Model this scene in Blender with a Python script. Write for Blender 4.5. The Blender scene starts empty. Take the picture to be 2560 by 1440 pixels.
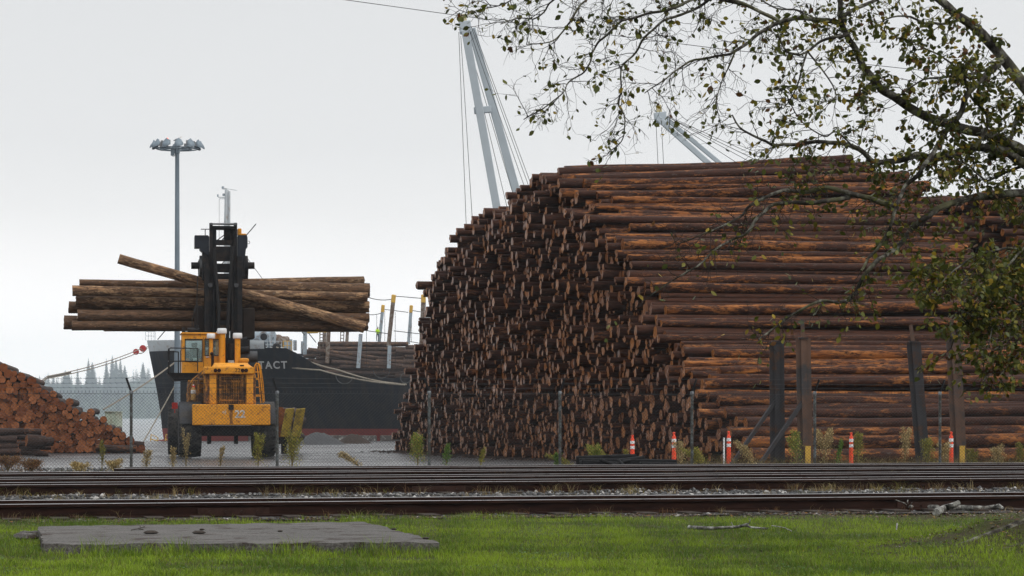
import bpy, bmesh, math, random
import numpy as np
from mathutils import Vector, Matrix, noise
random.seed(7); RNG = np.random.default_rng(11)
S = bpy.context.scene; COL = S.collection
# ---------------------------------------------------------------- camera
FP, HZ, CZ = 6300.0, 1035.0, 1.31      # focal length and horizon row in photo pixels, eye height
cam = bpy.data.cameras.new('camera'); co = bpy.data.objects.new('camera', cam); COL.objects.link(co)
co.location = (0, 0, CZ); co.rotation_euler = (math.radians(90), 0, 0)
cam.sensor_width = 36; cam.lens = 36*FP/2560; cam.shift_y = (HZ-720)/2560
cam.clip_start = .5; cam.clip_end = 9000
S.camera = co
# ---------------------------------------------------------------- world, sun, exposure
SUN_EL, SUN_AZ = math.radians(48), math.radians(125)   # azimuth from +Y clockwise
W = bpy.data.worlds.new('World'); S.world = W; W.use_nodes = True
nt = W.node_tree; nt.nodes.clear()
def _n(t, **k):
    n = nt.nodes.new(t)
    for a, v in k.items(): setattr(n, a, v)
    return n
out = _n('ShaderNodeOutputWorld'); bg = _n('ShaderNodeBackground')
tc = _n('ShaderNodeTexCoord'); sx = _n('ShaderNodeSeparateXYZ'); ramp = _n('ShaderNodeValToRGB')
nz = _n('ShaderNodeTexNoise'); nz.inputs['Scale'].default_value = 2.2; nz.inputs['Detail'].default_value = 4
ma = _n('ShaderNodeMath', operation='MULTIPLY_ADD'); ma.inputs[1].default_value = .05
sky = _n('ShaderNodeTexSky', sky_type='NISHITA', sun_disc=False)
sky.sun_elevation = SUN_EL; sky.sun_rotation = SUN_AZ; sky.dust_density = 6; sky.air_density = 1.5
sm = _n('ShaderNodeMixRGB', blend_type='ADD'); sm.inputs[0].default_value = .00015
L = nt.links.new
L(tc.outputs['Generated'], sx.inputs[0]); L(tc.outputs['Generated'], nz.inputs['Vector'])
sub = _n('ShaderNodeMath', operation='SUBTRACT'); sub.inputs[1].default_value = .5
L(nz.outputs[0], sub.inputs[0]); L(sub.outputs[0], ma.inputs[0]); L(sx.outputs['Z'], ma.inputs[2]); L(ma.outputs[0], ramp.inputs[0])
cr = ramp.color_ramp
for p, c in ((0, (1.25, 1.22, 1.19, 1)), (.04, (1.14, 1.115, 1.10, 1)), (.075, (.90, .895, .89, 1)), (.10, (.82, .823, .827, 1)), (.17, (.765, .775, .785, 1)), (1, (1.5, 1.55, 1.6, 1))):
    e = cr.elements[0] if p == 0 else (cr.elements[-1] if p == 1 else cr.elements.new(p)); e.position = p; e.color = c
L(ramp.outputs[0], sm.inputs[1]); L(sky.outputs[0], sm.inputs[2]); L(sm.outputs[0], bg.inputs[0]); L(bg.outputs[0], out.inputs[0])
bg.inputs[1].default_value = 1.0
sl = bpy.data.lights.new('sun', 'SUN'); sl.energy = 1.5; sl.angle = math.radians(22); sl.color = (1, .95, .88)
so = bpy.data.objects.new('sun', sl); COL.objects.link(so)
sd = Vector((math.sin(SUN_AZ)*math.cos(SUN_EL), math.cos(SUN_AZ)*math.cos(SUN_EL), math.sin(SUN_EL)))
so.rotation_euler = (-sd).to_track_quat('-Z', 'Y').to_euler(); so.location = sd*200
S.render.engine = 'CYCLES'
S.cycles.volume_bounces = 2; S.cycles.use_denoising = True
S.view_settings.view_transform = 'Standard'; S.view_settings.look = 'None'
S.view_settings.exposure = 0.0; S.view_settings.gamma = 1

# ---------------------------------------------------------------- helpers
def P(px, py, D):
    return Vector(((px-1280)/FP*D, D, CZ+(HZ-py)/FP*D))
GR = [(-200, 0), (56, 0), (62, -.05), (74, -.12), (90, -.34), (100, -.43), (122, -.5), (200, -1.0), (286, -1.75)]
def g(y):
    for (a, za), (b, zb) in zip(GR, GR[1:]):
        if y <= b: return za+(zb-za)*(y-a)/(b-a) if y > a else za
    return GR[-1][1]
def wl(o):
    v = Vector((0, 0, 0))
    while o is not None: v = v+o.location; o = o.parent
    return v
def tag(o, label=None, cat=None, group=None, kind=None):
    if label: o['label'] = label
    if cat: o['category'] = cat
    if group: o['group'] = group
    if kind: o['kind'] = kind
    return o
def thing(name, label, cat, loc=(0, 0, 0), rz=0, group=None):
    o = bpy.data.objects.new(name, None); COL.objects.link(o); o.empty_display_size = .2
    o.location = loc; o.rotation_euler = (0, 0, rz)
    return tag(o, label, cat, group)
def link(name, me, parent=None):
    o = bpy.data.objects.new(name, me); COL.objects.link(o); o.parent = parent
    return o
def copy_tree(o, parent=None):
    c = o.copy(); COL.objects.link(c); c.parent = parent
    for ch in list(o.children): copy_tree(ch, c)
    return c
class MB:
    def __init__(s): s.v = []; s.f = []; s.m = []
    def add(s, vs, fs, m=0):
        n = len(s.v); s.v += [tuple(p) for p in vs]
        s.f += [tuple(i+n for i in f) for f in fs]; s.m += [m]*len(fs); return s
    def box(s, a, b, m=0):
        x0, y0, z0 = a; x1, y1, z1 = b
        return s.add([(x0,y0,z0),(x1,y0,z0),(x1,y1,z0),(x0,y1,z0),(x0,y0,z1),(x1,y0,z1),(x1,y1,z1),(x0,y1,z1)],
            [(3,2,1,0),(4,5,6,7),(0,1,5,4),(1,2,6,5),(2,3,7,6),(3,0,4,7)], m)
    def hexa(s, p8, m=0):
        return s.add(p8, [(3,2,1,0),(4,5,6,7),(0,1,5,4),(1,2,6,5),(2,3,7,6),(3,0,4,7)], m)
    def bar(s, p0, p1, w, h, m=0, up=(0, 0, 1)):
        p0 = Vector(p0); p1 = Vector(p1); d = (p1-p0).normalized(); u = Vector(up)
        if abs(d.dot(u)) > .98: u = Vector((0, 1, 0))
        r = d.cross(u).normalized()*w/2; t = r.cross(d).normalized()*h/2
        return s.hexa([p0-r-t, p0+r-t, p1+r-t, p1-r-t, p0-r+t, p0+r+t, p1+r+t, p1-r+t], m)
    def tube(s, pts, rad, n=6, m=0, cap=True):
        pts = [Vector(p) for p in pts]; k = len(pts)
        if not hasattr(rad, '__len__'): rad = [rad]*k
        vs = []; prev = None
        for i, p in enumerate(pts):
            d = (pts[min(i+1, k-1)]-pts[max(i-1, 0)])
            d = d.normalized() if d.length > 1e-9 else Vector((0, 0, 1))
            if prev is None:
                u = d.cross(Vector((0, 0, 1)) if abs(d.z) < .9 else Vector((1, 0, 0))).normalized()
            else:
                u = prev-d*prev.dot(d)
                u = u.normalized() if u.length > 1e-6 else d.orthogonal().normalized()
            prev = u; w = d.cross(u)
            for j in range(n):
                a = 2*math.pi*j/n; vs.append(p+(u*math.cos(a)+w*math.sin(a))*rad[i])
        fs = [(i*n+j, i*n+(j+1) % n, (i+1)*n+(j+1) % n, (i+1)*n+j) for i in range(k-1) for j in range(n)]
        if cap: fs += [tuple(range(n))[::-1], tuple(range((k-1)*n, k*n))]
        return s.add(vs, fs, m)
    def cyl(s, p0, p1, r0, r1=None, n=12, m=0): return s.tube([p0, p1], [r0, r0 if r1 is None else r1], n, m)
    def prism(s, poly, y0, y1, m=0):            # (x, z) outline pushed from y0 to y1
        n = len(poly); vs = [(x, y0, z) for x, z in poly]+[(x, y1, z) for x, z in poly]
        return s.add(vs, [tuple(range(n)), tuple(range(2*n-1, n-1, -1))]+[(i, i+n, (i+1) % n+n, (i+1) % n) for i in range(n)], m)
    def lathe(s, prof, axis='z', c=(0, 0, 0), n=20, m=0):   # (r, t) profile
        vs = []; k = len(prof)
        for r, t in prof:
            for j in range(n):
                a = 2*math.pi*j/n; x, y = r*math.cos(a), r*math.sin(a)
                q = (x, y, t) if axis == 'z' else ((t, x, y) if axis == 'x' else (y, t, x))
                vs.append((c[0]+q[0], c[1]+q[1], c[2]+q[2]))
        fs = [(i*n+j, i*n+(j+1) % n, (i+1)*n+(j+1) % n, (i+1)*n+j) for i in range(k-1) for j in range(n)]
        fs += [tuple(range(n))[::-1], tuple(range((k-1)*n, k*n))]
        return s.add(vs, fs, m)
    def build(s, name, mats, parent=None, smooth=False, bevel=0, world=True):
        me = bpy.data.meshes.new(name)
        o = wl(parent) if (parent and world) else Vector((0, 0, 0))
        me.from_pydata([(x-o.x, y-o.y, z-o.z) for x, y, z in s.v], [], s.f)
        if not isinstance(mats, (list, tuple)): mats = [mats]
        for q in mats: me.materials.append(q)
        if len(mats) > 1: me.polygons.foreach_set('material_index', s.m)
        bm = bmesh.new(); bm.from_mesh(me); bmesh.ops.recalc_face_normals(bm, faces=bm.faces[:])
        if bevel: bmesh.ops.bevel(bm, geom=bm.edges[:], offset=bevel, segments=1, affect='EDGES', clamp_overlap=True)
        bm.to_mesh(me); bm.free()
        if smooth:
            me.polygons.foreach_set('use_smooth', [True]*len(me.polygons))
            try: me.set_sharp_from_angle(angle=math.radians(40))
            except Exception: pass
        me.update()
        return link(name, me, parent)
def npmesh(name, V, F, mats, mi=None, attrs=None, parent=None, smooth=False):
    """V (n,3) array, F (m,3 or 4) array"""
    V = np.asarray(V, np.float32); F = np.asarray(F, np.int32); k = F.shape[1]
    me = bpy.data.meshes.new(name); me.vertices.add(len(V)); me.vertices.foreach_set('co', V.ravel())
    me.loops.add(F.size); me.loops.foreach_set('vertex_index', F.ravel())
    me.polygons.add(len(F)); me.polygons.foreach_set('loop_start', np.arange(0, F.size, k, dtype=np.int32))
    try: me.polygons.foreach_set('loop_total', np.full(len(F), k, np.int32))
    except Exception: pass
    if not isinstance(mats, (list, tuple)): mats = [mats]
    for q in mats: me.materials.append(q)
    if mi is not None: me.polygons.foreach_set('material_index', np.asarray(mi, np.int32))
    for an, (ty, arr) in (attrs or {}).items():
        a = me.attributes.new(an, ty, 'POINT')
        a.data.foreach_set('vector' if ty == 'FLOAT_VECTOR' else ('color' if ty == 'FLOAT_COLOR' else 'value'), np.asarray(arr, np.float32).ravel())
    if smooth: me.polygons.foreach_set('use_smooth', np.ones(len(F), bool))
    me.update(calc_edges=True); me.validate()
    return link(name, me, parent)

# ---------------------------------------------------------------- materials
class NT:
    def __init__(s, name):
        s.m = bpy.data.materials.new(name); s.m.use_nodes = True; s.t = s.m.node_tree
        s.b = s.t.nodes['Principled BSDF']
    def n(s, t, ins=None, **k):
        n = s.t.nodes.new(t)
        for a, v in k.items(): setattr(n, a, v)
        for i, v in (ins or {}).items(): s.set(n, i, v)
        return n
    def set(s, n, i, v):
        if hasattr(v, 'is_output') : s.t.links.new(v, n.inputs[i])
        elif hasattr(v, 'bl_idname') and hasattr(v, 'outputs'): s.t.links.new(v.outputs[0], n.inputs[i])
        else: n.inputs[i].default_value = v
    def noise(s, vec, scale, detail=4, rough=.6, dist=0):
        return s.n('ShaderNodeTexNoise', {'Vector': vec, 'Scale': scale, 'Detail': detail, 'Roughness': rough, 'Distortion': dist})
    def ramp(s, fac, stops):
        r = s.n('ShaderNodeValToRGB', {0: fac}); c = r.color_ramp
        for i, (p, col) in enumerate(stops):
            e = c.elements[i] if i < 2 else c.elements.new(p)
            e.position = p; e.color = (col if hasattr(col, '__len__') else (col,)*3)[:3]+(1,)
        return r
    def mix(s, f, a, b, mode='MIX'):
        def c(v): return v if not isinstance(v, tuple) else v[:3]+(1,)
        return s.n('ShaderNodeMixRGB', {0: f, 1: c(a), 2: c(b)}, blend_type=mode)
    def math(s, op, a, b=0.0, c=None):
        d = {0: a, 1: b}
        if c is not None: d[2] = c
        return s.n('ShaderNodeMath', d, operation=op)
    def vmul(s, v, xyz): return s.n('ShaderNodeVectorMath', {0: v, 1: xyz}, operation='MULTIPLY')
    def vadd(s, v, w): return s.n('ShaderNodeVectorMath', {0: v, 1: w}, operation='ADD')
    def obj(s): return s.n('ShaderNodeTexCoord').outputs['Object']
    def pos(s): return s.n('ShaderNodeNewGeometry').outputs['Position']
    def bump(s, h, st, d=.02): s.set(s.b, 'Normal', s.n('ShaderNodeBump', {'Height': h, 'Strength': st, 'Distance': d}))
    def fin(s, col=None, rough=None, metal=None, spec=None):
        if col is not None: s.set(s.b, 'Base Color', col if not isinstance(col, tuple) else col[:3]+(1,))
        if rough is not None: s.set(s.b, 'Roughness', rough)
        if metal is not None: s.set(s.b, 'Metallic', metal)
        if spec is not None: s.set(s.b, 'Specular IOR Level', spec)
        return s.m
def mul(c, k): return tuple(min(1, x*k) for x in c[:3])
def mat(name, c, rough=.6, metal=0, var=.2, scale=3., dirt=None, damt=.45, dscale=2., bump=0, stretch=(1, 1, 1), spec=None):
    t = NT(name); v = t.vmul(t.pos(), stretch)
    n = t.noise(v, scale, 5)
    col = t.ramp(n, [(.25, mul(c, 1-var)), (.75, mul(c, 1+var))])
    r = t.ramp(t.noise(v, scale*2.7, 3), [(.3, max(.05, rough-.12)), (.7, min(1, rough+.12))])
    if dirt:
        d = t.ramp(t.noise(v, dscale, 8, .72), [(damt, 1.0), (damt+.12, 0.0)])
        col = t.mix(d, col, dirt)
    if bump: t.bump(t.noise(v, scale*6, 4), bump, .01)
    return t.fin(col, r, metal, spec if spec is not None else (.12 if max(c) < .06 else .25))
# ---------------------------------------------------------------- setting: ground, lawn soil, yard, water, far shore
def sheet(name, xs, ys, zf, m, smooth=True):
    V = [(x, y, zf(x, y)) for y in ys for x in xs]; nx = len(xs)
    F = [(j*nx+i, j*nx+i+1, (j+1)*nx+i+1, (j+1)*nx+i) for j in range(len(ys)-1) for i in range(nx-1)]
    o = npmesh(name, V, F, m, smooth=smooth); return o
def fr(a, b, n): return [a+(b-a)*i/(n-1) for i in range(n)]
# the tracks run slightly away to the right: y = y0 + RS*x
RS = .2505
TRK = [(32.55, 33.98), (41.6, 43.03), (45.4, 46.83), (49.7, 51.13), (54.0, 55.43)]
def m_soil():
    t = NT('lawn soil'); p = t.pos(); n = t.noise(p, 2.2, 6); k = t.noise(p, 30, 3)
    c = t.ramp(n, [(.35, (.045, .065, .010)), (.62, (.040, .034, .016))])
    c = t.mix(.2, c, t.ramp(k, [(.3, (.02, .014, .008)), (.7, (.07, .055, .03))]))
    t.bump(k, .8, .03); return t.fin(c, .85, spec=.08)
def m_yard():
    t = NT('wet yard paving'); p = t.pos()
    v = t.vmul(p, (.05, .55, 1)); n = t.noise(v, 2.2, 8, .72, .5)
    k = t.noise(t.vmul(p, (.6, 1.4, 1)), 3.2, 6, .7)
    wet = t.ramp(t.math('MULTIPLY_ADD', k, .45, t.math('MULTIPLY', n, .62)), [(.475, 0.), (.555, 1.)])
    c = t.mix(wet, (.016, .0135, .012), (.07, .07, .072))
    c = t.mix(t.ramp(t.noise(t.vmul(p, (.3, 1, 1)), 1.1, 6, .7), [(.55, 0.), (.68, .7)]), c, (.045, .028, .018))
    r = t.ramp(wet, [(0., .8), (1., .22)])
    t.bump(t.noise(t.vmul(p, (1, .6, 1)), 9, 5), .25, .02)
    return t.fin(c, r, spec=t.ramp(wet, [(0., .05), (1., .6)]))
def m_ballast():
    t = NT('ballast bed'); p = t.pos(); k = t.n('ShaderNodeTexVoronoi', {'Vector': p, 'Scale': 20.})
    c = t.ramp(k.outputs['Color'], [(.1, (.018, .016, .015)), (.6, (.055, .05, .047)), (1, (.16, .15, .14))])
    c = t.mix(t.ramp(t.noise(p, 1.7, 5), [(.45, 0.), (.65, .8)]), c, (.028, .018, .011))
    t.bump(k, 1., .03); return t.fin(c, .8, spec=.15)
SOIL, YARD, BALL = m_soil(), m_yard(), m_ballast()
def lawn_edge(x): return 31.75+RS*x
def zl(x, y): return .02*noise.noise((x*.6, y*.6, 3))-.02
def mound(x, y):
    d2 = ((x-5.35)/1.5)**2+((y-24.0)/1.15)**2
    return .36*math.exp(-d2*1.15)*(1+.25*noise.noise((x*3, y*3, 1)))
xs = fr(-30, 30, 121); ys = fr(-20, 60, 3)
# ground sheet reaching far to every side (yard), lawn soil and ballast bed laid over it
gx = [-900, -300, -120, -60, -30, -15, 0, 15, 30, 60, 120, 300, 900]
gy = [-200, -20, 20, 40, 56, 62, 68, 74, 82, 90, 100, 111, 122, 160, 200, 240, 287.5]
tag(sheet('ground', gx, gy, lambda x, y: g(y)-.03, YARD), kind='structure')
V = []; F = []
def strip(f0, f1, xs, nt_, zf):
    V = []; n = len(xs)
    for j in range(nt_):
        for x in xs:
            y = f0(x)+(f1(x)-f0(x))*j/(nt_-1); V.append((x, y, zf(x, y)))
    F = [(j*n+i, j*n+i+1, (j+1)*n+i+1, (j+1)*n+i) for j in range(nt_-1) for i in range(n-1)]
    return V, F
V, F = strip(lambda x: -12, lambda x: 15.5, fr(-30, 30, 13), 4, lambda x, y: 0)
V2, F2 = strip(lambda x: 15.5, lawn_edge, fr(-30, 30, 241), 120, lambda x, y: zl(x, y)+mound(x, y)+.02)
n0 = len(V); V += V2; F += [tuple(i+n0 for i in f) for f in F2]
tag(npmesh('lawn', V, F, SOIL, smooth=True), kind='structure')
V, F = strip(lambda x: lawn_edge(x)-.1, lambda x: 57.4+RS*x, fr(-30, 30, 121), 70, lambda x, y: .012+.02*noise.noise((x*2, y*2, 0)))
tag(npmesh('trackbed', V, F, BALL, smooth=True), kind='structure')
# concrete quay kerb and wall, water
conc = mat('quay concrete', (.24, .23, .21), .8, var=.3, scale=1.2, dirt=(.06, .05, .045), damt=.5, dscale=1.5)
m = MB(); m.box((-300, 286.2, -7), (300, 289, -1.80)); tag(m.build('quay_wall', conc), 'long concrete quay wall that drops to the harbour water', 'quay wall')
m = MB()
for i in range(-3, 40): m.box((i*3.0-21, 286.4, -1.795), (i*3.0-18.4, 287.2, -1.12))
tag(m.build('bull_rail', conc, bevel=.04), 'low pale concrete bull rail along the quay edge in front of the black hull', 'kerb')
def m_water():
    t = NT('harbour water'); p = t.pos()
    t.bump(t.noise(t.vmul(p, (.25, 1, 1)), 1.3, 5), 1., .9)
    return t.fin((.13, .145, .15), .22, spec=.9)
m = MB(); m.add([(-2900, 288.5, -4.6), (2900, 288.5, -4.6), (2900, 3900, -4.6), (-2900, 3900, -4.6)], [(0, 1, 2, 3)])
tag(m.build('water', m_water()), kind='structure')
# far shore: wooded slope
hillm = mat('far wooded slope', (.035, .055, .035), .95, var=.4, scale=.03)
def hz(x, y):
    d = (y-3300)/420
    if d < 0: return -5
    return -4.7+min(1, d)**.8*(42+14*noise.noise((x*.0022, .3, 0))+8*noise.noise((x*.007, 1.3, 0)))+2*noise.noise((x*.03, y*.03, 2))+(13+5*noise.noise((x*.05, 7, 0)))*math.exp(-((x+520)/45)**2)*min(1, d)
tag(sheet('far_shore_hill', fr(-2400, 2400, 160), fr(3295, 3880, 18), hz, hillm), kind='structure')
firm = mat('conifer foliage', (.03, .055, .035), .9, var=.35, scale=.4)
firt = mat('conifer bark', (.06, .045, .035), .9)
def fir_mesh(h, seed, R=None, dens=2.4):
    rnd = random.Random(seed); R = R or h*.17; m = MB()
    for i in range(int(min(h, 45)*dens)):
        f = (i+1)/(min(h, 45)*dens); z = h*(.06+.92*f); r = R*(1-f)**.85*(.6+.5*rnd.random())+.25
        for k in range(6):
            a = rnd.random()*6.28; q = r*(.6+.5*rnd.random()); w = .42*r+.3
            c, s_ = math.cos(a), math.sin(a); dz = .28*q+.3*rnd.random()
            m.add([(0, 0, z), (c*q*.6-s_*w, s_*q*.6+c*w, z-dz*.5), (c*q, s_*q, z-dz), (c*q*.6+s_*w, s_*q*.6-c*w, z-dz*.5)], [(0, 1, 2, 3)])
    return m
def fir(px, top, Y, seed, label, wide=None):
    x = (px-1280)/FP*Y; zb = hz(x, Y); h = CZ+(HZ-top)/FP*Y-zb
    t = thing('conifer_tree', label, 'tree', (x, Y, zb), group='tall conifers on the far shore')
    fir_mesh(h, seed, wide).build('crown', firm, t, world=False)
    MB().cyl((0, 0, -1.), (0, 0, h*.9), h*.014, .08, 7).build('trunk', firt, t, world=False)
LBF = 'tall misty conifer standing on the far shore beyond the ship bow'
for i, (px, tp, Y) in enumerate([(a_, b_, 3300+(c_-1800)*1.6) for a_, b_, c_ in [(134, 938, 1960), (163, 923, 1900), (171, 930, 1990), (194, 917, 1850), (221, 893, 1905), (231, 903, 1990), (266, 893, 1870), (281, 884, 1930), (290, 895, 1990), (301, 892, 1890), (312, 911, 1980), (358, 903, 2000), (52, 925, 1940)]]):
    fir(px, tp, Y, 100+i, LBF, (6.5+2.3*((i*7) % 4)) if tp > 900 else 11.5)
base = [fir_mesh(26+5*k, 40+k, 8., .7) for k in range(4)]
fv = []; ff = []; n0 = 0
for i in range(1500):
    x = random.uniform(-1000, 700); Y = random.uniform(3301, 3780); b = base[i % 4]; s_ = random.uniform(.3, .8); z = hz(x, Y)-2
    A = np.array(b.v)*s_+np.array((x, Y, z)); fv.append(A); ff.append(np.array(b.f)+n0); n0 += len(A)
tag(npmesh('far_woodland', np.vstack(fv), np.vstack(ff), firm), 'dark misty wood covering the low slope across the water', 'woodland', kind='stuff')

# ---------------------------------------------------------------- concrete pad on the lawn
def m_pad():
    t = NT('weathered concrete'); p = t.pos(); n = t.noise(t.vmul(p, (.8, 2.2, 1)), 1.5, 9, .72)
    c = t.ramp(n, [(.38, (.018, .014, .012)), (.48, (.050, .043, .039)), (.60, (.115, .105, .098))])
    c = t.mix(.5, c, t.ramp(t.noise(p, 38, 3), [(.35, (.05, .045, .04)), (.65, (.20, .19, .18))]))
    c = t.mix(t.ramp(t.noise(p, 3.1, 5), [(.55, 0.), (.62, .85)]), c, (.03, .017, .011))
    t.bump(t.noise(p, 40, 5), .9, .02); return t.fin(c, t.ramp(n, [(.3, .6), (.7, .8)]), spec=.12)
PAD = m_pad()
def gp(px, py, z=0.):
    D = (CZ-z)*FP/(py-HZ); return Vector(((px-1280)/FP*D, D, z))
c4 = [gp(108, 1359, .105), gp(1101, 1354, .115), gp(915, 1304, .11), gp(96, 1315, .10)]
m = MB(); N = 26; top = []
for j in range(N+1):
    for i in range(N+1):
        a = c4[0].lerp(c4[1], i/N); b = c4[3].lerp(c4[2], i/N); q = a.lerp(b, j/N)
        if i in (0, N) or j in (0, N): q = q+Vector((random.uniform(-.02, .02), random.uniform(-.025, .025), -.02*random.random()**3))
        top.append(q+Vector((0, 0, .004*noise.noise(q*3))))
fs = [(j*(N+1)+i, j*(N+1)+i+1, (j+1)*(N+1)+i+1, (j+1)*(N+1)+i) for j in range(N) for i in range(N)]
rim = [i for i in range(N+1)]+[(j+1)*(N+1)-1 for j in range(1, N+1)]+[N*(N+1)+i for i in range(N-1, -1, -1)]+[j*(N+1) for j in range(N-1, 0, -1)]
vs = list(top); k = len(vs); vs += [Vector((top[i].x+random.uniform(-.01, .01), top[i].y, -.06)) for i in rim]
fs += [(rim[i], rim[(i+1) % len(rim)], k+(i+1) % len(rim), k+i) for i in range(len(rim))]
m.add(vs, fs); tag(m.build('concrete_slab', PAD), 'grey weathered concrete slab lying flat in the green lawn', 'slab')
padpoly = [(q.x, q.y) for q in c4]
def inpoly(x, y, poly):
    ins = False; n = len(poly)
    for i in range(n):
        (x1, y1), (x2, y2) = poly[i], poly[(i+1) % n]
        if (y1 > y) != (y2 > y) and x < (x2-x1)*(y-y1)/(y2-y1)+x1: ins = not ins
    return ins
# cracked lump at the left back corner, chips and litter on the pad
m = MB(); q = gp(105, 1345, .0)
for i in range(9):
    a = q+Vector((random.uniform(-.25, .02), random.uniform(-.5, .3), .02)); r = random.uniform(.04, .1)
    m.lathe([(r*.5, -.03), (r, 0), (r*.7, r*.5), (r*.2, r*.6)], c=a, n=6)
tag(m.build('concrete_rubble', PAD), 'small broken concrete lumps at the corner of the slab', 'rubble', kind='stuff')

# ---------------------------------------------------------------- tracks
def m_rail():
    t = NT('rusty rail steel'); p = t.pos(); n = t.noise(t.vmul(p, (.4, 2, 4)), 4, 6)
    c = t.ramp(n, [(.3, (.008, .0045, .004)), (.7, (.030, .014, .010))])
    t.bump(t.noise(p, 40, 3), .2, .004); return t.fin(c, .75, spec=.05)
RAIL = m_rail(); RTOP = mat('worn rail head', (.30, .285, .28), .34, metal=.85, var=.2, scale=6, dirt=(.09, .06, .05), damt=.30, dscale=4, stretch=(.25, 1, 1))
RUST = mat('rusty iron', (.032, .016, .012), .8, var=.4, scale=9)
TIE = mat('weathered tie timber', (.045, .036, .030), .9, var=.4, scale=5, stretch=(4, 1, 1))
prof = [(-.07, 0), (.07, 0), (.07, .012), (.012, .03), (.009, .13), (.036, .142), (.036, .178), (.031, .182), (-.031, .182), (-.036, .178), (-.036, .142), (-.009, .13), (-.012, .03), (-.07, .012)]
ct, st = 1/math.hypot(1, RS), RS/math.hypot(1, RS)
def rail(parent, y0, x0, x1, z0, wob):
    xs = fr(x0, x1, 90); m = MB(); k = len(prof); vs = []
    for x in xs:
        w = wob*noise.noise((x*.35, y0, 0))+wob*.6*noise.noise((x*1.1, y0, 4)); dz = .003*noise.noise((x*.5, y0, 9))
        for a, b in prof: vs.append((x-a*st, y0+RS*x+a*ct+w, z0+b+dz))
    fs = []; mi = []
    for i in range(len(xs)-1):
        for j in range(k):
            fs.append((i*k+j, i*k+(j+1) % k, (i+1)*k+(j+1) % k, (i+1)*k+j)); mi.append(1 if j in (7, 8) else 0)
    m.v = vs; m.f = fs; m.m = mi; m.add([vs[i] for i in range(k)], [tuple(range(k))[::-1]]); m.add(vs[-k:], [tuple(range(k))])
    return m.build('rail', [RAIL, RTOP], parent)
names = ['rusty railway track running right along the edge of the lawn', 'rusty railway track just beyond the strip of weedy ballast', 'middle rusty railway track of the five beside the log yard', 'rusty railway track second out from the chain link fence', 'rusty railway track closest to the chain link fence']
for ti, ((a, b), lb) in enumerate(zip(TRK, names)):
    t = thing('railway_track', lb, 'railway track', (0, a, 0), group='railway tracks beside the log yard')
    x0, x1 = (-24, 26) if ti < 4 else (-8.2, 28)
    rail(t, a, x0, x1, .02-.004*ti, .005); rail(t, b, x0, x1, .02-.004*ti, .005)
    for k in range(int((x1-x0)/.56)):                      # ties, nearly drowned in ballast
        x = x0+.3+k*.56; y = (a+b)/2+RS*x; c = Vector((x, y, -.045)); d = Vector((-st, ct, 0))
        MB().bar(c-d*1.25, c+d*1.25, .22, .16+.015*random.random()).build('tie', TIE, t)
    for x in [(-3.5, 5.6), (-1.2,), (0.3,), (-.4,), (11.,)][ti]:
        for yy in (a, b):
            m = MB(); q = Vector((x, yy+RS*x, .085)); e = Vector((ct, st, 0)); nn = Vector((st, -ct, 0))
            m.bar(q-e*.45+nn*.022, q+e*.45+nn*.022, .022, .09)
            for s_ in (-.3, -.1, .1, .3): m.cyl(q+e*s_+nn*.03, q+e*s_+nn*.062, .018, n=6)
            m.build('joint_bar', RUST, t)
# ballast stones in the gap between the first two tracks and beyond the last
def stones(n, fy0, fy1, xr, smin, smax, zf):
    ico = bmesh.new(); bmesh.ops.create_icosphere(ico, subdivisions=1, radius=1); bv = np.array([v.co for v in ico.verts]); bf = np.array([[v.index for v in f.verts] for f in ico.faces]); ico.free()
    x = RNG.uniform(*xr, n); y = fy0+(fy1-fy0)*RNG.random(n)+RS*x; s_ = RNG.uniform(smin, smax, n)
    z = np.array([zf(a, b) for a, b in zip(x, y)])
    jit = 1+RNG.normal(0, .22, (n, len(bv), 1)); sc = RNG.uniform(.5, 1.2, (n, 1, 3)); sc[:, :, 2] *= .75
    th = RNG.uniform(0, 6.28, n); c, s2 = np.cos(th)[:, None], np.sin(th)[:, None]
    A = bv[None]*jit*sc*s_[:, None, None]
    X = A[..., 0]*c-A[..., 1]*s2+x[:, None]; Y = A[..., 0]*s2+A[..., 1]*c+y[:, None]; Z = A[..., 2]+z[:, None]
    Vv = np.stack([X, Y, Z], -1).reshape(-1, 3); Ff = (bf[None]+(np.arange(n)*len(bv))[:, None, None]).reshape(-1, 3)
    sh = np.repeat(RNG.random(n)**2.2, len(bv))
    return Vv, Ff, sh
def m_stone():
    t = NT('ballast stone'); a = t.n('ShaderNodeAttribute', attribute_name='sh')
    c = t.ramp(a.outputs['Fac'], [(0., (.030, .029, .030)), (.35, (.075, .075, .075)), (.7, (.14, .135, .13)), (1., (.42, .40, .38))])
    return t.fin(c, .65, spec=.3)
A = [stones(9000, 34.15, 41.5, (-11, 14), .018, .045, lambda x, y: .02+.05*max(0, noise.noise((x*.8, y*.8, 0)))), stones(2500, 43.2, 45.3, (-11, 14), .02, .04, lambda x, y: .02),
     stones(700, 31.6, 32.5, (-8, 10), .012, .03, lambda x, y: .01), stones(3500, 55.6, 64, (-15, -1), .015, .045, lambda x, y: .0)]
n0 = 0; VV = []; FF = []; SS = []
for v, f, s_ in A: VV.append(v); FF.append(f+n0); SS.append(s_); n0 += len(v)
tag(npmesh('ballast_stones', np.vstack(VV), np.vstack(FF), m_stone(), attrs={'sh': ('FLOAT', np.hstack(SS))}), 'loose grey ballast stones between the railway tracks', 'gravel', kind='stuff')
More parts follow.
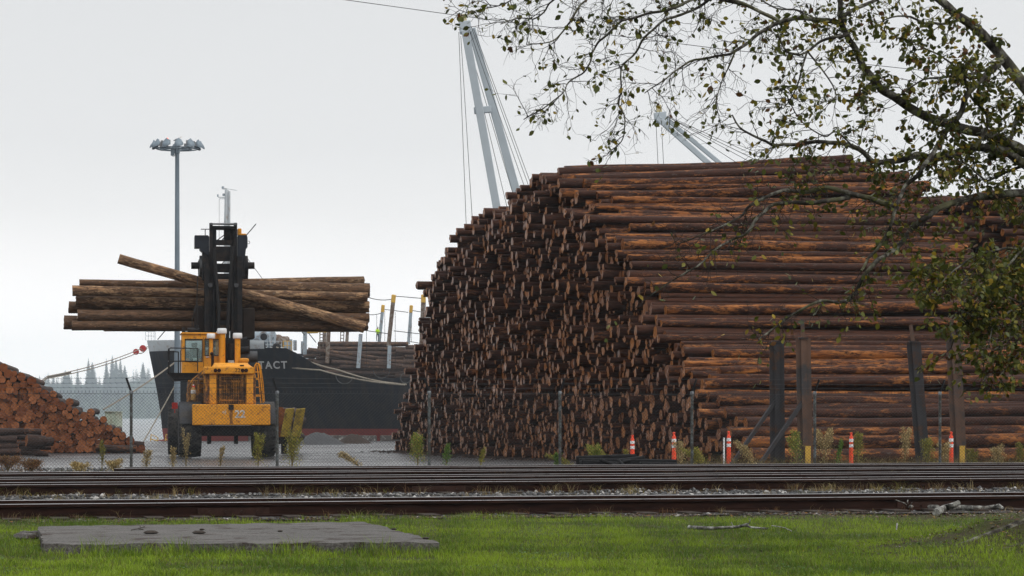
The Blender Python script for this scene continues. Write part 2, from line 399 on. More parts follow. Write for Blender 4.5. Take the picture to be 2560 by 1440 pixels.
# ---------------------------------------------------------------- logs
def m_bark(name, d1, d2, s1, s2, amt, grey=.25):
    t = NT(name); at = t.n('ShaderNodeAttribute', attribute_name='lc').outputs['Vector']
    rn = t.n('ShaderNodeAttribute', attribute_name='rnd').outputs['Fac']; oi = t.n('ShaderNodeObjectInfo').outputs['Random']
    r = t.math('ADD', rn, oi)
    off = t.n('ShaderNodeCombineXYZ', {0: t.math('MULTIPLY', r, 37.), 1: t.math('MULTIPLY', r, 91.), 2: t.math('MULTIPLY', r, 53.)})
    p = t.vadd(at, off)
    n1 = t.noise(t.vmul(p, (.62, 2.6, 2.6)), 1.7, 9, .7, .35)
    n2 = t.noise(t.vmul(p, (1.2, 7, 7)), 2.4, 5, .65)
    shift = t.math('MULTIPLY_ADD', t.math('FRACT', t.math('MULTIPLY', r, 7.31)), .11, -.055)
    n3 = t.noise(t.vmul(p, (1.6, 5, 5)), 3.1, 6, .7)
    mask = t.ramp(t.math('ADD', t.math('MULTIPLY_ADD', n3, .35, t.math('MULTIPLY', n1, .65)), shift), [(amt-.03, 0.), (amt+.04, 1.)])
    bark = t.ramp(n2, [(.28, d1), (.55, d2), (.8, mul(d2, 1.9))])
    lich = t.ramp(t.noise(t.vmul(p, (.8, 2, 2)), 5.5, 7, .7), [(.58, 0.), (.66, grey)])
    bark = t.mix(lich, bark, (.15, .14, .13))
    strip = t.ramp(t.noise(t.vmul(p, (.35, 3, 3)), 2.2, 6, .6), [(.3, s1), (.72, s2)])
    strip = t.mix(t.ramp(n2, [(.42, 0.), (.68, .75)]), strip, mul(d2, 1.5))
    c = t.mix(mask, bark, strip)
    h = t.math('MULTIPLY_ADD', mask, -.35, n2)
    t.bump(h, .9, .03)
    return t.fin(c, t.ramp(n2, [(.3, .5), (.7, .75)]), spec=.09)
def m_end(name, a, b, rough=.4):
    t = NT(name); at = t.n('ShaderNodeAttribute', attribute_name='lc').outputs['Vector']
    rn = t.n('ShaderNodeAttribute', attribute_name='rnd').outputs['Fac']; oi = t.n('ShaderNodeObjectInfo').outputs['Random']
    r = t.math('FRACT', t.math('MULTIPLY', t.math('ADD', rn, oi), 13.7))
    yz = t.vmul(at, (0, 1, 1)); L_ = t.n('ShaderNodeVectorMath', {0: t.vadd(yz, t.vmul(t.noise(t.vadd(yz, off_(t, r)), 9, 3).outputs['Color'], (0, .02, .02)))}, operation='LENGTH').outputs['Value']
    ring = t.math('SINE', t.math('MULTIPLY', L_, 330.))
    c = t.mix(r, a, b); c = t.mix(t.ramp(ring, [(0., 0.), (1., .35)]), c, mul(a, .55))
    c = t.mix(t.ramp(t.noise(t.vadd(yz, off_(t, r)), 7, 5), [(.5, 0.), (.7, .6)]), c, mul(a, .42))
    t.bump(t.noise(t.vmul(at, (1, 1, 1)), 60, 3), .25, .004)
    return t.fin(c, rough, spec=.09)
def off_(t, r): return t.n('ShaderNodeCombineXYZ', {0: 0., 1: t.math('MULTIPLY', r, 61.), 2: t.math('MULTIPLY', r, 43.)})
BARK = m_bark('deck log bark', (.0085, .0033, .0022), (.042, .0160, .0095), (.16, .048, .013), (.42, .165, .045), .55, .3)
ENDM = m_end('deck log sawn end', (.13, .042, .012), (.32, .125, .038), .28)
BARKD = m_bark('deep deck log bark', (.012, .0045, .0026), (.048, .0180, .0100), (.15, .047, .015), (.30, .115, .04), .60, .12)
BARKL = m_bark('red log bark', (.012, .007, .006), (.045, .027, .022), (.16, .06, .022), (.28, .12, .05), .60)
ENDL = m_end('red sawn end', (.15, .046, .018), (.34, .125, .048), .6)
BARKC = m_bark('pale lifted log bark', (.018, .010, .006), (.11, .062, .036), (.30, .15, .065), (.46, .32, .19), .55, .6)
ENDC = m_end('lifted log end', (.14, .09, .055), (.26, .17, .10))
def log_arrays(L, r0, r1, n, segs, seed, bend=.0, rough=.05):
    """log along +x from 0 to L; returns V, F(tri), mi, lc"""
    rg = np.random.default_rng(seed); V = []; ph = rg.uniform(0, 6.28, 4)
    for i in range(segs+1):
        f = i/segs; r = r0+(r1-r0)*f; a = np.arange(n)*2*np.pi/n
        rr = r*(1+rough*np.sin(2*a+ph[0])*np.sin(f*5+ph[1])+rough*rg.normal(0, .5, n))
        cy = bend*np.sin(f*np.pi+ph[2]*.2)+bend*.3*np.sin(f*9+ph[3]); cz = bend*np.sin(f*np.pi*1.3+ph[1])*.6
        V.append(np.stack([np.full(n, f*L)+(rg.normal(0, .015, n) if i in (0, segs) else 0), cy+rr*np.cos(a), cz+rr*np.sin(a)], 1))
    c0 = V[0].mean(0); c1 = V[-1].mean(0)
    side = np.vstack(V); F = []; mi = []
    for i in range(segs):
        for j in range(n):
            a, b, c, d = i*n+j, i*n+(j+1) % n, (i+1)*n+(j+1) % n, (i+1)*n+j
            F += [(a, d, c), (a, c, b)]; mi += [0, 0]
    k = len(side); E0 = V[0]; E1 = V[-1]; allv = np.vstack([side, E0, E1, c0[None], c1[None]])
    for j in range(n):
        F += [(k+j, k+(j+1) % n, k+2*n), (k+n+(j+1) % n, k+n+j, k+2*n+1)]; mi += [1, 1]
    return allv, np.array(F), np.array(mi)
def log_mesh(name, L, r0, r1, mats, n=12, segs=10, seed=0, bend=.03, rough=.05):
    V, F, mi = log_arrays(L, r0, r1, n, segs, seed, bend, rough)
    me_o = npmesh(name, V, F, mats, mi, {'lc': ('FLOAT_VECTOR', V), 'rnd': ('FLOAT', np.full(len(V), (seed*.137) % 1))})
    me = me_o.data; bpy.data.objects.remove(me_o)
    # smooth bark, flat ends
    me.polygons.foreach_set('use_smooth', mi == 0); me.update()
    return me
def put_log(me, p, d, sc=(1, 1, 1), roll=0., name='log'):
    o = link(name, me); d = Vector(d).normalized()
    M = Matrix.Identity(3); x = d; y = Vector((0, 0, 1)).cross(x).normalized(); z = x.cross(y)
    M = Matrix((x, y, z)).transposed()
    o.rotation_euler = (M @ Matrix.Rotation(roll, 3, 'X')).to_euler(); o.location = p; o.scale = sc
    return o
def pack(inside, s0, s1, zmax, rmin, rmax, seed, ground):
    """circles packed in a cross-section: hex seeds, then relaxed downward"""
    rg = np.random.default_rng(seed); p = (rmin+rmax)*.97
    pts = []; row = 0; z = 0.
    while z < zmax/.8+.6:
        s = s0+(p/2 if row % 2 else 0)
        while s < s1: pts.append((s, z+p/2)); s += p
        z += p*.866; row += 1
    X = np.array(pts)+rg.normal(0, .03, (len(pts), 2)); R = rmin+(rmax-rmin)*rg.beta(2.2, 2.6, len(X))
    gz = np.array([ground(s) for s in X[:, 0]]); X[:, 1] += gz
    keep = np.array([inside(a, gg+(b-gg)*.835) for (a, b), gg in zip(X, gz)]); X, R = X[keep], R[keep]
    for it in range(150):
        gz = np.interp(X[:, 0], GS, GZ) if False else np.array([ground(s) for s in X[:, 0]]) if it % 15 == 0 else gz
        X[:, 1] -= .016 if it < 120 else .006
        order = np.floor(X/(2*rmax)).astype(int); key = order[:, 0]*10000+order[:, 1]
        srt = np.argsort(key); ks = key[srt]
        for dx, dy in ((0, 0), (1, 0), (0, 1), (1, 1), (1, -1)):
            tgt = (order[:, 0]+dx)*10000+order[:, 1]+dy
            lo = np.searchsorted(ks, tgt, 'left'); hi = np.searchsorted(ks, tgt, 'right')
            mx = int((hi-lo).max())
            for q in range(mx):
                ok = lo+q < hi; i = np.nonzero(ok)[0]; j = srt[lo[i]+q]
                if dx == 0 and dy == 0: s_ = i < j; i, j = i[s_], j[s_]
                d = X[j]-X[i]; L_ = np.hypot(d[:, 0], d[:, 1])+1e-9; ov = (R[i]+R[j]-L_)
                s_ = ov > 0; i, j, d, L_, ov = i[s_], j[s_], d[s_], L_[s_], ov[s_]
                dv = d/L_[:, None]*(ov*.42)[:, None]
                np.add.at(X, i, -dv); np.add.at(X, j, dv)
        X[:, 1] = np.maximum(X[:, 1], gz+R)
    return X, R
def profile(pts):
    xs = [a for a, b in pts]; zs = [b for a, b in pts]
    return lambda s: float(np.interp(s, xs, zs, left=-9, right=-9))
TH = math.radians(13); AX = Vector((-math.sin(TH), math.cos(TH), 0)); LX = Vector((math.cos(TH), math.sin(TH), 0))
def deck(O, prof, s0, s1, zmax, seed, pick, nind, label, group, Lr, stag, dirj, stuff_label, rng=(.10, .24), zmin=-9):
    gr = lambda s: g(O.y+AX.y*s)
    X, R = pack(lambda s, z: z < prof(s)-.1, s0, s1, zmax, rng[0], rng[1], seed, gr)
    rg = np.random.default_rng(seed+1); n = len(X)
    score = pick(X, R); order = np.argsort(-score); ind = set(order[:nind].tolist())
    protos = [log_mesh('log', 12.6, .18, .18*random.uniform(.72, .95), [BARK, ENDM], 14, 14, 60+k, .055, .07) for k in range(14)]
    VV = []; FF = []; MI = []; LC = []; RD = []; n0 = 0
    for i in range(n):
        s_, z = X[i]; off = stag(rg, s_, z); L_ = rg.uniform(*Lr)*(1-.13*min(1, max(0, z-9.3)))
        dj = dirj(rg, s_, z); d = (LX+AX*rg.normal(0, .006)+Vector((0, 0, dj))).normalized()
        p = O+AX*float(s_)+LX*float(off); p.z = float(z)
        if rg.random() < .5: p, d = p+d*float(L_), -d      # butt end left or right
        if i in ind:
            r = float(R[i]); o = put_log(protos[i % 14], p, d, (L_/12.6, r/.18, r/.18), rg.uniform(0, 6.28))
            tag(o, label(float(s_), float(z), r) if callable(label) else label, 'log', group)
        else:
            V, F, mi = log_arrays(L_, R[i], R[i]*rg.uniform(.75, .95), 9, 2, seed*1000+i, .02, .04)
            x = d; y = Vector((0, 0, 1)).cross(x).normalized(); zz = x.cross(y); ro = rg.uniform(0, 6.28)
            y, zz = y*math.cos(ro)+zz*math.sin(ro), zz*math.cos(ro)-y*math.sin(ro)
            M = np.array([x, y, zz]); VV.append(V@M+np.array(p)); FF.append(F+n0); MI.append(mi); LC.append(V); RD.append(np.full(len(V), rg.random()*5)); n0 += len(V)
    o = npmesh('log_deck', np.vstack(VV), np.vstack(FF), [BARKD, ENDM], np.hstack(MI), {'lc': ('FLOAT_VECTOR', np.vstack(LC)), 'rnd': ('FLOAT', np.hstack(RD))})
    me = o.data; me.polygons.foreach_set('use_smooth', np.hstack(MI) == 0)
    tag(o, stuff_label, 'log pile', kind='stuff')
    return X, R
O1 = Vector((6.1, 74, 0))
PR1 = profile([(-1.3, -.1), (0, 1.2), (2.3, 3.05), (6.7, 5.2), (10, 7.15), (15.4, 9.1), (19.4, 10.3), (20.8, 10.3), (24.3, 9.9), (29.3, 9.75), (34.7, 9.45), (39.8, 8.7), (43.5, 8.0), (45, 6.3), (47.5, 4.4), (50.1, 2.7), (51.7, -.3)])
def pick1(X, R):
    dep = np.array([PR1(s) for s in X[:, 0]])-X[:, 1]; near = X[:, 0] < 20.5
    sc = -X[:, 0]*.05+R*3; sc[(dep < .75) & near] += 100; sc[(dep >= .75)] += 0
    return sc
def stag1(rg, s, z): k = .17+.025*min(8, max(0, z)); return float(np.clip(rg.normal(0, k), -.8, .8)+(rg.uniform(.3, .8) if rg.random() < .12 else 0))
def lab1(s, z, r):
    w = 'thick' if r > .205 else ('thin' if r < .165 else 'middling')
    if PR1(s)-z >= .75: return w+' wet log inside the tall log deck with its sawn end facing the yard'
    if z > 8.7: return w+' wet log on the crest of the tall log deck below the crane jibs'
    if z > 5.5: return w+' bark-covered log high on the sloping face of the tall log deck'
    if z > 2.6: return w+' bark-covered log halfway up the sloping face of the tall log deck'
    return w+' bark-covered log at the foot of the tall log deck behind the steel posts'
deck(O1, PR1, -1.5, 52, 10.6, 5, pick1, 130, lab1, 'logs of the tall log deck', (12.2, 13.1), stag1,
     lambda rg, s, z: float(rg.normal(.006, .006))+(.05*max(0, (z-8.4)/1.8) if s < 21 else 0), 'tall deck of wet logs with hundreds of sawn ends facing the yard')
O2 = O1+LX*14.2
PR2 = profile([(3, -.1), (6, 3.2), (9, 6.6), (11.4, 9.1), (13, 9.35), (20, 9.2), (26, 8.6), (29, -.3)])
def pick2(X, R):
    dep = np.array([PR2(s) for s in X[:, 0]])-X[:, 1]; return -X[:, 0]*.1-dep*2
deck(O2, PR2, 2.8, 29, 9.6, 9, pick2, 26, 'dark log stacked in the second deck beyond the gap, behind the tree branches', 'logs of the second log deck', (12.2, 13.), stag1, lambda rg, s, z: float(rg.normal(-.006, .01)), 'second deck of dark logs beside the tall one')
# short logs lying against the gap between both decks
# ---------------------------------------------------------------- left deck, sawn ends to the camera
DL = 117.; SL = FP/DL
PRL = profile([(-31.5, 6.4), (-26, 5.2), ((0-1280)/SL, 4.25), ((75-1280)/SL, 3.45), ((110-1280)/SL, 3.0), ((150-1280)/SL, 2.35), ((190-1280)/SL, 1.85), ((235-1280)/SL, 1.35), ((265-1280)/SL, .85), ((290-1280)/SL, .35), ((312-1280)/SL, -.4)])
X, R = pack(lambda s, z: z < PRL(s+.5)+.22*min(1, max(0, -s-20)), -29., -17., 7, .12, .235, 21, lambda s: g(DL))
keep = X[:, 0] > -25.4; X, R = X[keep], R[keep]
pl = [log_mesh('log', 12.2, .18, .18*random.uniform(.75, .95), [BARKL, ENDL], 16, 6, 200+k, .02, .03) for k in range(12)]
def labl(x, z, r):
    w = 'thick' if r > .2 else ('thin' if r < .155 else 'middling')
    if z > PRL(x)-.55: return w+' log on the sloping top of the red-ended pile left of the log stacker'
    if z < .3: return w+' round-ended log in the bottom rows of the red-ended pile'
    return w+' round-ended log in the heart of the red-ended pile'
rg = np.random.default_rng(77); order = np.argsort(-(R+(X[:, 0] > -24.2)*1.0)); indl = set(order[:150].tolist()); VV = []; FF = []; MI = []; LC = []; RD = []; n0 = 0
for i in range(len(X)):
    r = float(R[i]); p = Vector((X[i, 0], DL+float(np.clip(rg.normal(0, .10), -.3, .3)), X[i, 1])); d = Vector((-.145+rg.normal(0, .006), 1, rg.normal(0, .004))).normalized(); ro = rg.uniform(0, 6.28)
    if i in indl: tag(put_log(pl[i % 12], p, d, (1, r/.18, r/.18), ro), labl(X[i, 0], X[i, 1], r), 'log', 'logs of the red-ended pile')
    else:
        V, F, mi = log_arrays(12.2, r, r*.85, 11, 3, 5000+i, .02, .04); x = d; y = Vector((0, 0, 1)).cross(x).normalized(); zz = x.cross(y)
        VV.append(V@np.array([x, y, zz])+np.array(p)); FF.append(F+n0); MI.append(mi); LC.append(V); RD.append(np.full(len(V), rg.random()*5)); n0 += len(V)
o = npmesh('log_pile', np.vstack(VV), np.vstack(FF), [BARKL, ENDL], np.hstack(MI), {'lc': ('FLOAT_VECTOR', np.vstack(LC)), 'rnd': ('FLOAT', np.hstack(RD))})
tag(o, 'thinner logs wedged in the red-ended pile left of the loader', 'log pile', kind='stuff')
# loose logs across the foot of that pile
def cross(p0, p1, r, seed, label, ms=(BARKL, ENDL)):
    p0, p1 = Vector(p0), Vector(p1); me = log_mesh('log', (p1-p0).length, r, r*.9, list(ms), 12, 6, seed, .02, .07)
    o = put_log(me, p0, p1-p0, roll=seed); return tag(o, label, 'log', 'loose logs at the foot of the red-ended pile')
gz = lambda D: g(D)
D1 = 106.
def pxl(x0, x1, y, r, D, seed, lab, sl=0):
    a, b = P(x0, y, D), P(x1, y+sl, D+.3); return cross(a, b, r, seed, lab)
LA = 'broken short log lying crosswise at the foot of the red-ended pile'
pxl(-60, 62, 1083, .15, D1, 301, LA, -6); pxl(-50, 104, 1078, .15, D1+1.2, 302, LA, 2); pxl(-60, 42, 1100, .15, D1-.4, 303, LA, -2)
pxl(-60, 46, 1117, .14, D1-.5, 304, LA); pxl(66, 112, 1101, .28, D1+.4, 305, LA, 3); pxl(104, 130, 1103, .21, D1+1., 306, LA)
pxl(-60, 64, 1110, .12, D1+.6, 307, LA); pxl(-60, 50, 1130, .15, D1-.6, 308, LA); pxl(50, 120, 1131, .14, D1+.5, 309, LA, 3); pxl(-60, 75, 1092, .13, D1+1.6, 310, LA); pxl(30, 128, 1118, .13, D1+1.5, 311, LA); pxl(-55, 100, 1131, .14, D1+1.2, 312, LA)
LB = 'stray log lying flat on the yard at the right foot of the red-ended pile'
pxl(240, 340, 1119, .18, DL-.8, 313, LB, 4); pxl(285, 360, 1111, .19, DL+1., 314, LB, 3); pxl(262, 331, 1098, .2, DL+1.4, 315, LB, 8); pxl(250, 358, 1124, .13, DL+.5, 316, LB, 1)
# ---------------------------------------------------------------- log stacker carrying a bundle
LO = Vector(((572-1280)/FP*100, 100, g(100))); LPH = math.radians(9); lc_, ls_ = math.cos(LPH), math.sin(LPH)
def lp(px, py, ly):
    k = (px-1280)/FP; lx = (k*(LO.y+ly*lc_)-LO.x+ly*ls_)/(lc_-k*ls_); D = LO.y+lx*ls_+ly*lc_
    return Vector((lx, ly, CZ+(HZ-py)/FP*D-LO.z))
ORG = mat('worn orange paint', (.62, .255, .016), .42, var=.14, scale=1.3, dirt=(.20, .085, .03), damt=.345, dscale=6)
ORD = mat('dirty orange paint', (.44, .19, .03), .55, var=.25, scale=2, dirt=(.08, .04, .022), damt=.46, dscale=3.)
BLK = mat('black mast steel', (.011, .011, .0125), .5, var=.35, scale=2.5, dirt=(.03, .022, .018), damt=.4, dscale=3)
GRY = mat('sooty grey steel', (.055, .056, .06), .5, var=.3, scale=3)
RUB = mat('worn tyre rubber', (.022, .022, .023), .75, var=.35, scale=4, dirt=(.06, .055, .05), damt=.42, dscale=5)
WHT = mat('white cap paint', (.72, .73, .74), .4, var=.12, scale=4, dirt=(.3, .28, .26), damt=.36)
CHR = mat('bright piston rod', (.6, .6, .62), .2, metal=.9, var=.1)
LAMP = mat('dark lamp glass', (.03, .012, .010), .15, var=.2)
REDP = mat('red paint', (.55, .03, .02), .45, var=.15)
def m_glass():
    t = NT('tinted cab glass'); t.set(t.b, 'Transmission Weight', .85); t.set(t.b, 'IOR', 1.2); return t.fin((.62, .78, .76), .04)
GLS = m_glass()
def m_text(name, c): return mat(name, c, .6, var=.15, scale=8, dirt=mul(c, .45), damt=.42, dscale=9)
def text_obj(name, body, size, m, parent, loc, rot=(math.pi/2, 0, 0), ext=.004, sx=1., bold=0.):
    cu = bpy.data.curves.new(name, 'FONT'); cu.body = body; cu.size = size; cu.extrude = ext; cu.offset = bold; cu.align_x = 'CENTER'; cu.align_y = 'CENTER'
    o = bpy.data.objects.new(name, cu); COL.objects.link(o); dg = bpy.context.evaluated_depsgraph_get(); dg.update()
    me = bpy.data.meshes.new_from_object(o.evaluated_get(dg)); bpy.data.objects.remove(o); me.materials.clear(); me.materials.append(m)
    q = link(name, me, parent); q.location = loc; q.rotation_euler = rot; q.scale = (sx, 1, 1); return q
LD = thing('log_stacker', 'orange wheeled log stacker numbered 22 holding a bundle of logs aloft', 'log loader', LO, LPH)
def pt(mb, name, m, parent=LD, bevel=0, smooth=False): return mb.build(name, m, parent, smooth, bevel, world=False)
def rect(x0, y0, x1, y1, ly, dep, bev=.02, mb=None):
    a, b = lp(x0, y1, ly), lp(x1, y0, ly); m = mb or MB(); m.box((a.x, ly, a.z), (b.x, ly+dep, b.z)); return m
# rear counterweight, chassis
cw = rect(481, 1011, 676, 1063, 0., .55); cwo = pt(cw, 'counterweight', ORG, bevel=.03)
rs = [lp(x_, y_, -.006) for x_, y_ in ((575, 1022), (581, 1022), (582, 1034), (581, 1048), (583, 1060), (574, 1060), (575, 1050), (573, 1040), (575, 1030))]; pt(MB().prism([(v.x, v.z) for v in rs], -.006, .01), 'rust_streak', mat('rust streak', (.20, .085, .022), .8, var=.5, scale=8), cwo)
q = lp(578, 1018, -.03); pt(MB().cyl((q.x, -.06, q.z), (q.x, .0, q.z), .06, n=14).box((q.x-.1, -.04, q.z-.1), (q.x+.1, -.005, q.z+.1)), 'tow_hitch', BLK, cwo)
q = lp(600, 1036, -.008); text_obj('number', '22', .42, m_text('white number paint', (.62, .6, .55)), cwo, q, bold=.012)
q = lp(561, 1029, -.008); text_obj('maker_mark', '«J', .22, bpy.data.materials['white number paint'], cwo, q)
m = MB(); a, b = lp(500, 1090, .6), lp(655, 1063, .6); m.box((a.x, .56, a.z), (b.x, 6.2, b.z-.02)); pt(m, 'chassis', BLK, bevel=.04)
for px in (523, 590): a = lp(px, 1110, 2.); pt(MB().box((a.x-.08, 1.9, a.z), (a.x+.08, 2.2, a.z+.5)), 'chassis_lug', BLK)
# engine hood
hood = MB(); a, b = lp(514, 1011, .45), lp(640, 935, .45); hood.box((a.x, .5, a.z), (b.x, 3.6, b.z)); ho = pt(hood, 'engine_hood', ORD, bevel=.03)
for x0, x1 in ((524, 541), (616, 633)): pt(rect(x0, 935, x1, 1010, .36, .16), 'corner_pillar', ORG, ho, bevel=.015)
pt(rect(543, 936, 614, 1009, .44, .06), 'radiator_core', mat('oily radiator', (.035, .022, .012), .7, var=.5, scale=5), ho)
m = MB()
for i in range(13): x = 543+i*71/12; a = lp(x, 1009, .4); b = lp(x, 936, .4); m.bar(a, b, .012, .02, up=(0, 1, 0))
for i in range(22): y = 936+i*73/21; a = lp(543, y, .4); b = lp(614, y, .4); m.bar(a, b, .02, .010)
for x0, y0, x1, y1 in ((549, 941, 609, 941), (549, 953, 609, 953), (551, 938, 551, 1003), (606, 938, 606, 1003), (549, 1001, 609, 1001)): m.bar(lp(x0, y0, .43), lp(x1, y1, .43), .06, .03, up=(0, 1, 0))
pt(m, 'grille', ORD, ho)
ub = pt(rect(509, 917, 635, 935, .25, .5), 'lamp_bar', ORG, bevel=.03)
for px in (538.5, 548, 606.5, 615.5):
    q = lp(px, 926, .25); l_ = pt(MB().lathe([(.055, .03), (.075, .03), (.075, -.04), (.06, -.045), (.052, -.02)], 'y', (q.x, .25, q.z), 16), 'tail_lamp', LAMP, ub)
q = lp(594, 926, .243); text_obj('number', '22', .22, m_text('black number paint', (.02, .015, .01)), ub, q)
m = MB(); a, b = lp(530, 917, .6), lp(630, 907, .6); m.hexa([(a.x, .35, a.z), (b.x, .35, a.z), (b.x, 3.6, a.z), (a.x, 3.6, a.z), (a.x+.1, .75, b.z), (b.x-.2, .75, b.z), (b.x-.2, 3.6, b.z), (a.x+.1, 3.6, b.z)])
pt(m, 'hood_top', ORG, bevel=.02)
pt(rect(510, 935, 523, 1008, .6, 2.9), 'side_panel', ORD, bevel=.02)
q = lp(610, 900, 1.4); pt(MB().lathe([(.2, -.06), (.2, .03), (.17, .06), (.05, .08)], c=(q.x+.0, 1.4, q.z), n=20).cyl((q.x, 1.4, q.z-.2), (q.x, 1.4, q.z-.05), .17), 'air_cleaner_lid', ORG)
q = lp(577.5, 905.5, .8); m = rect(569.5, 900, 585.5, 911, .78, .12); dp = pt(m, 'step_plate', GRY)
m = MB()
for i in range(5):
    for j in range(3): a = lp(571.5+i*3+(j % 2), 902.5+j*3, .77); m.box((a.x-.015, .765, a.z-.015), (a.x+.015, .785, a.z+.015))
pt(m, 'tread_stud', WHT, dp)
pt(rect(600, 912, 610, 917, .4, .1), 'vent_box', BLK)
# stacks
def stack(px, ytop, ybot, ly, w, capw, caph, name):
    a, b = lp(px, ybot, ly), lp(px, ytop, ly); t = pt(MB().cyl(a, b, w, n=18), name, ORG, smooth=True)
    pt(MB().lathe([(capw*.92, -caph*.1), (capw, 0), (capw, caph*.78), (capw*.9, caph)], c=b, n=22), 'cap', WHT, t, smooth=True)
stack(555, 833, 908, 1.9, .135, .19, .2, 'intake_stack'); stack(594, 845, 907, 1.7, .115, .19, .2, 'intake_stack'); stack(527.5, 845, 888, 1.8, .08, .17, .18, 'intake_stack')
a, b = lp(531.5, 917, 1.1), lp(531.5, 888, 1.1); m = MB().cyl(a, b, .06, n=14); m.cyl(b, b+Vector((-.06, -.05, .09)), .06, .065, n=14); pt(m, 'exhaust_pipe', mat('sooty exhaust', (.02, .012, .010), .8), smooth=True)
m = MB(); a = lp(576, 905, 2.6); m.cyl(a, a+Vector((0, 0, .75)), .13, n=12); m.cyl(a+Vector((.2, .1, .5)), a+Vector((.75, .1, .5)), .14); m.cyl(a+Vector((-.35, .3, .7)), a+Vector((.7, .3, .95)), .1); m.box((a.x-.3, 2.8, a.z-.1), (a.x+.8, 3.5, a.z+.9)); pt(m, 'hydraulic_tank', BLK)
a, b = lp(600, 876, 3.), lp(643, 876, 3.); pt(MB().cyl((a.x, 3, a.z-.25), (b.x, 3, a.z-.25), .22, n=16), 'muffler', GRY)
# cab
CY0, CY1 = 2.1, 3.8
A = lp(455, 932, CY0); B = lp(545, 836, CY0); xa, xb, za, zb = A.x, B.x, A.z, B.z
def cx(px): return lp(px, 900, CY0).x
def czz(py): return lp(500, py, CY0).z
cabm = MB(); w1, w2, wz0, wz1 = cx(464), cx(505), czz(903), czz(849); d1, d2, e1, e2, dz0 = cx(513), cx(521.5), cx(533), cx(546), czz(888)
xe = cx(549)
for x0, x1, z0, z1 in ((xa, xe, za, wz0), (xa, xe, wz1, zb), (xa, w1, wz0, wz1), (w2, d1, wz0, wz1), (d1, e1, wz0, dz0), (d2, e1, dz0, wz1), (e1, xe, wz0, dz0), (e2, xe, dz0, wz1)):
    cabm.box((x0, CY0, z0), (x1, CY0+.07, z1))
cabm.box((xa, CY0+.07, za), (xa+.07, CY1, wz0)); cabm.box((xa, CY0+.07, wz1), (xa+.07, CY1, zb)); cabm.box((xe-.07, CY0+.07, za), (xe, CY1, wz0)); cabm.box((xe-.07, CY0+.07, wz1), (xe, CY1, zb))
cabm.box((xa, CY1-.1, za), (xe, CY1, wz0+.15)); cabm.box((xa, CY1-.1, wz1), (xe, CY1, zb)); cabm.box((xa, CY1-.1, wz0), (xa+.1, CY1, wz1)); cabm.box((xe-.1, CY1-.1, wz0), (xe, CY1, wz1))
cabm.box((xa+.07, CY0+.07, za), (xe-.07, CY1-.1, za+.06))
cab = pt(cabm, 'cab', ORG)
m = MB(); m.box((xa-.05, CY0-.08, zb+.004), (xe+.03, CY1+.1, zb+.07)); pt(m, 'roof', ORG, cab, bevel=.03)
for x0, x1, z0, z1 in ((w1, w2, wz0, wz1), (d1, d2, dz0, wz1), (e1, e2, dz0, wz1)):
    p_ = pt(MB().box((x0, CY0+.03, z0), (x1, CY0+.045, z1)), 'window', GLS, cab)
    f = MB()
    for a0, b0 in (((x0-.03, z0-.03), (x1+.03, z0)), ((x0-.03, z1), (x1+.03, z1+.03)), ((x0-.03, z0), (x0, z1)), ((x1, z0), (x1+.03, z1))): f.box((a0[0], CY0-.014, a0[1]), (b0[0], CY0-.003, b0[1]))
    pt(f, 'window_seal', BLK, p_ if False else cab)
pt(MB().box((xa+.02, CY0+.1, wz0), (xa+.035, CY1-.12, wz1)), 'window', GLS, cab)
m = MB(); sxm = (w1+w2)/2+.05; m.box((sxm-.2, CY0+.75, wz0-.5), (sxm+.2, CY0+.9, wz0+.55)); m.box((sxm-.12, CY0+.77, wz0+.57), (sxm+.12, CY0+.88, wz1-.1)); m.box((sxm-.22, CY0+.8, wz0-.6), (sxm+.22, CY0+1.3, wz0-.45))
pt(m, 'seat', GRY, bevel=.04)
pt(MB().box((w1+.3, CY0+.12, wz0+.02), (w1+.5, CY0+.14, wz0+.13)), 'paper_notice', WHT, cab)
q = lp(508, 893, CY0-.04); pt(MB().cyl((q.x+.1, CY0-.05, q.z), (q.x+.25, CY0-.05, q.z), .018, n=6), 'door_handle', CHR, cab)
m = MB(); a = (cx(509), CY0-.006); m.box((a[0]-.008, a[1], za), (a[0]+.008, a[1]+.004, zb-.12)); pt(m, 'door_gap', BLK, cab)
m = rect(455, 818, 463, 829, 2.3, .3); m.cyl(lp(469, 826, 2.5), lp(498, 826, 2.5), .11, n=14); a = lp(455, 832, 2.4); b = lp(504, 832, 2.4); m.box((a.x, 2.3, a.z-.02), (b.x, 2.7, a.z+.05)); q = lp(491, 822, 2.5); m.cyl((q.x, 2.5, q.z-.2), (q.x, 2.5, q.z+.15), .09)
pt(m, 'roof_unit', BLK, cab)
# platform with black rails
m = MB(); a, b = lp(418, 946, 1.9), lp(494, 932, 1.9); m.hexa([(a.x+.3, 1.95, a.z-.1), (b.x, 1.95, a.z-.06), (b.x, 4.1, a.z-.06), (a.x+.3, 4.1, a.z-.1), (a.x, 1.9, b.z), (b.x, 1.9, b.z), (b.x, 4.2, b.z), (a.x, 4.2, b.z)])
plat = pt(m, 'platform', GRY and BLK)
RL = mat('black handrail', (.018, .017, .017), .5)
m = MB()
def pipe(pts, r=.024): m.tube([lp(*p) for p in pts], r, 7)
pipe([(423, 932, 1.95), (423, 873, 1.95), (426, 870, 1.95), (494, 871, 1.95), (494, 928, 1.95)]); pipe([(423, 903, 1.95), (494, 903, 1.95)]); pipe([(446, 932, 1.95), (446, 879, 1.95)]); pipe([(423, 872, 1.95), (421, 872, 4.1), (421, 932, 4.1)]); pipe([(423, 903, 1.95), (421, 903, 4.1)]); pipe([(424, 878, 1.95), (446, 880, 1.95)])
pt(m, 'guard_rail', RL, plat)
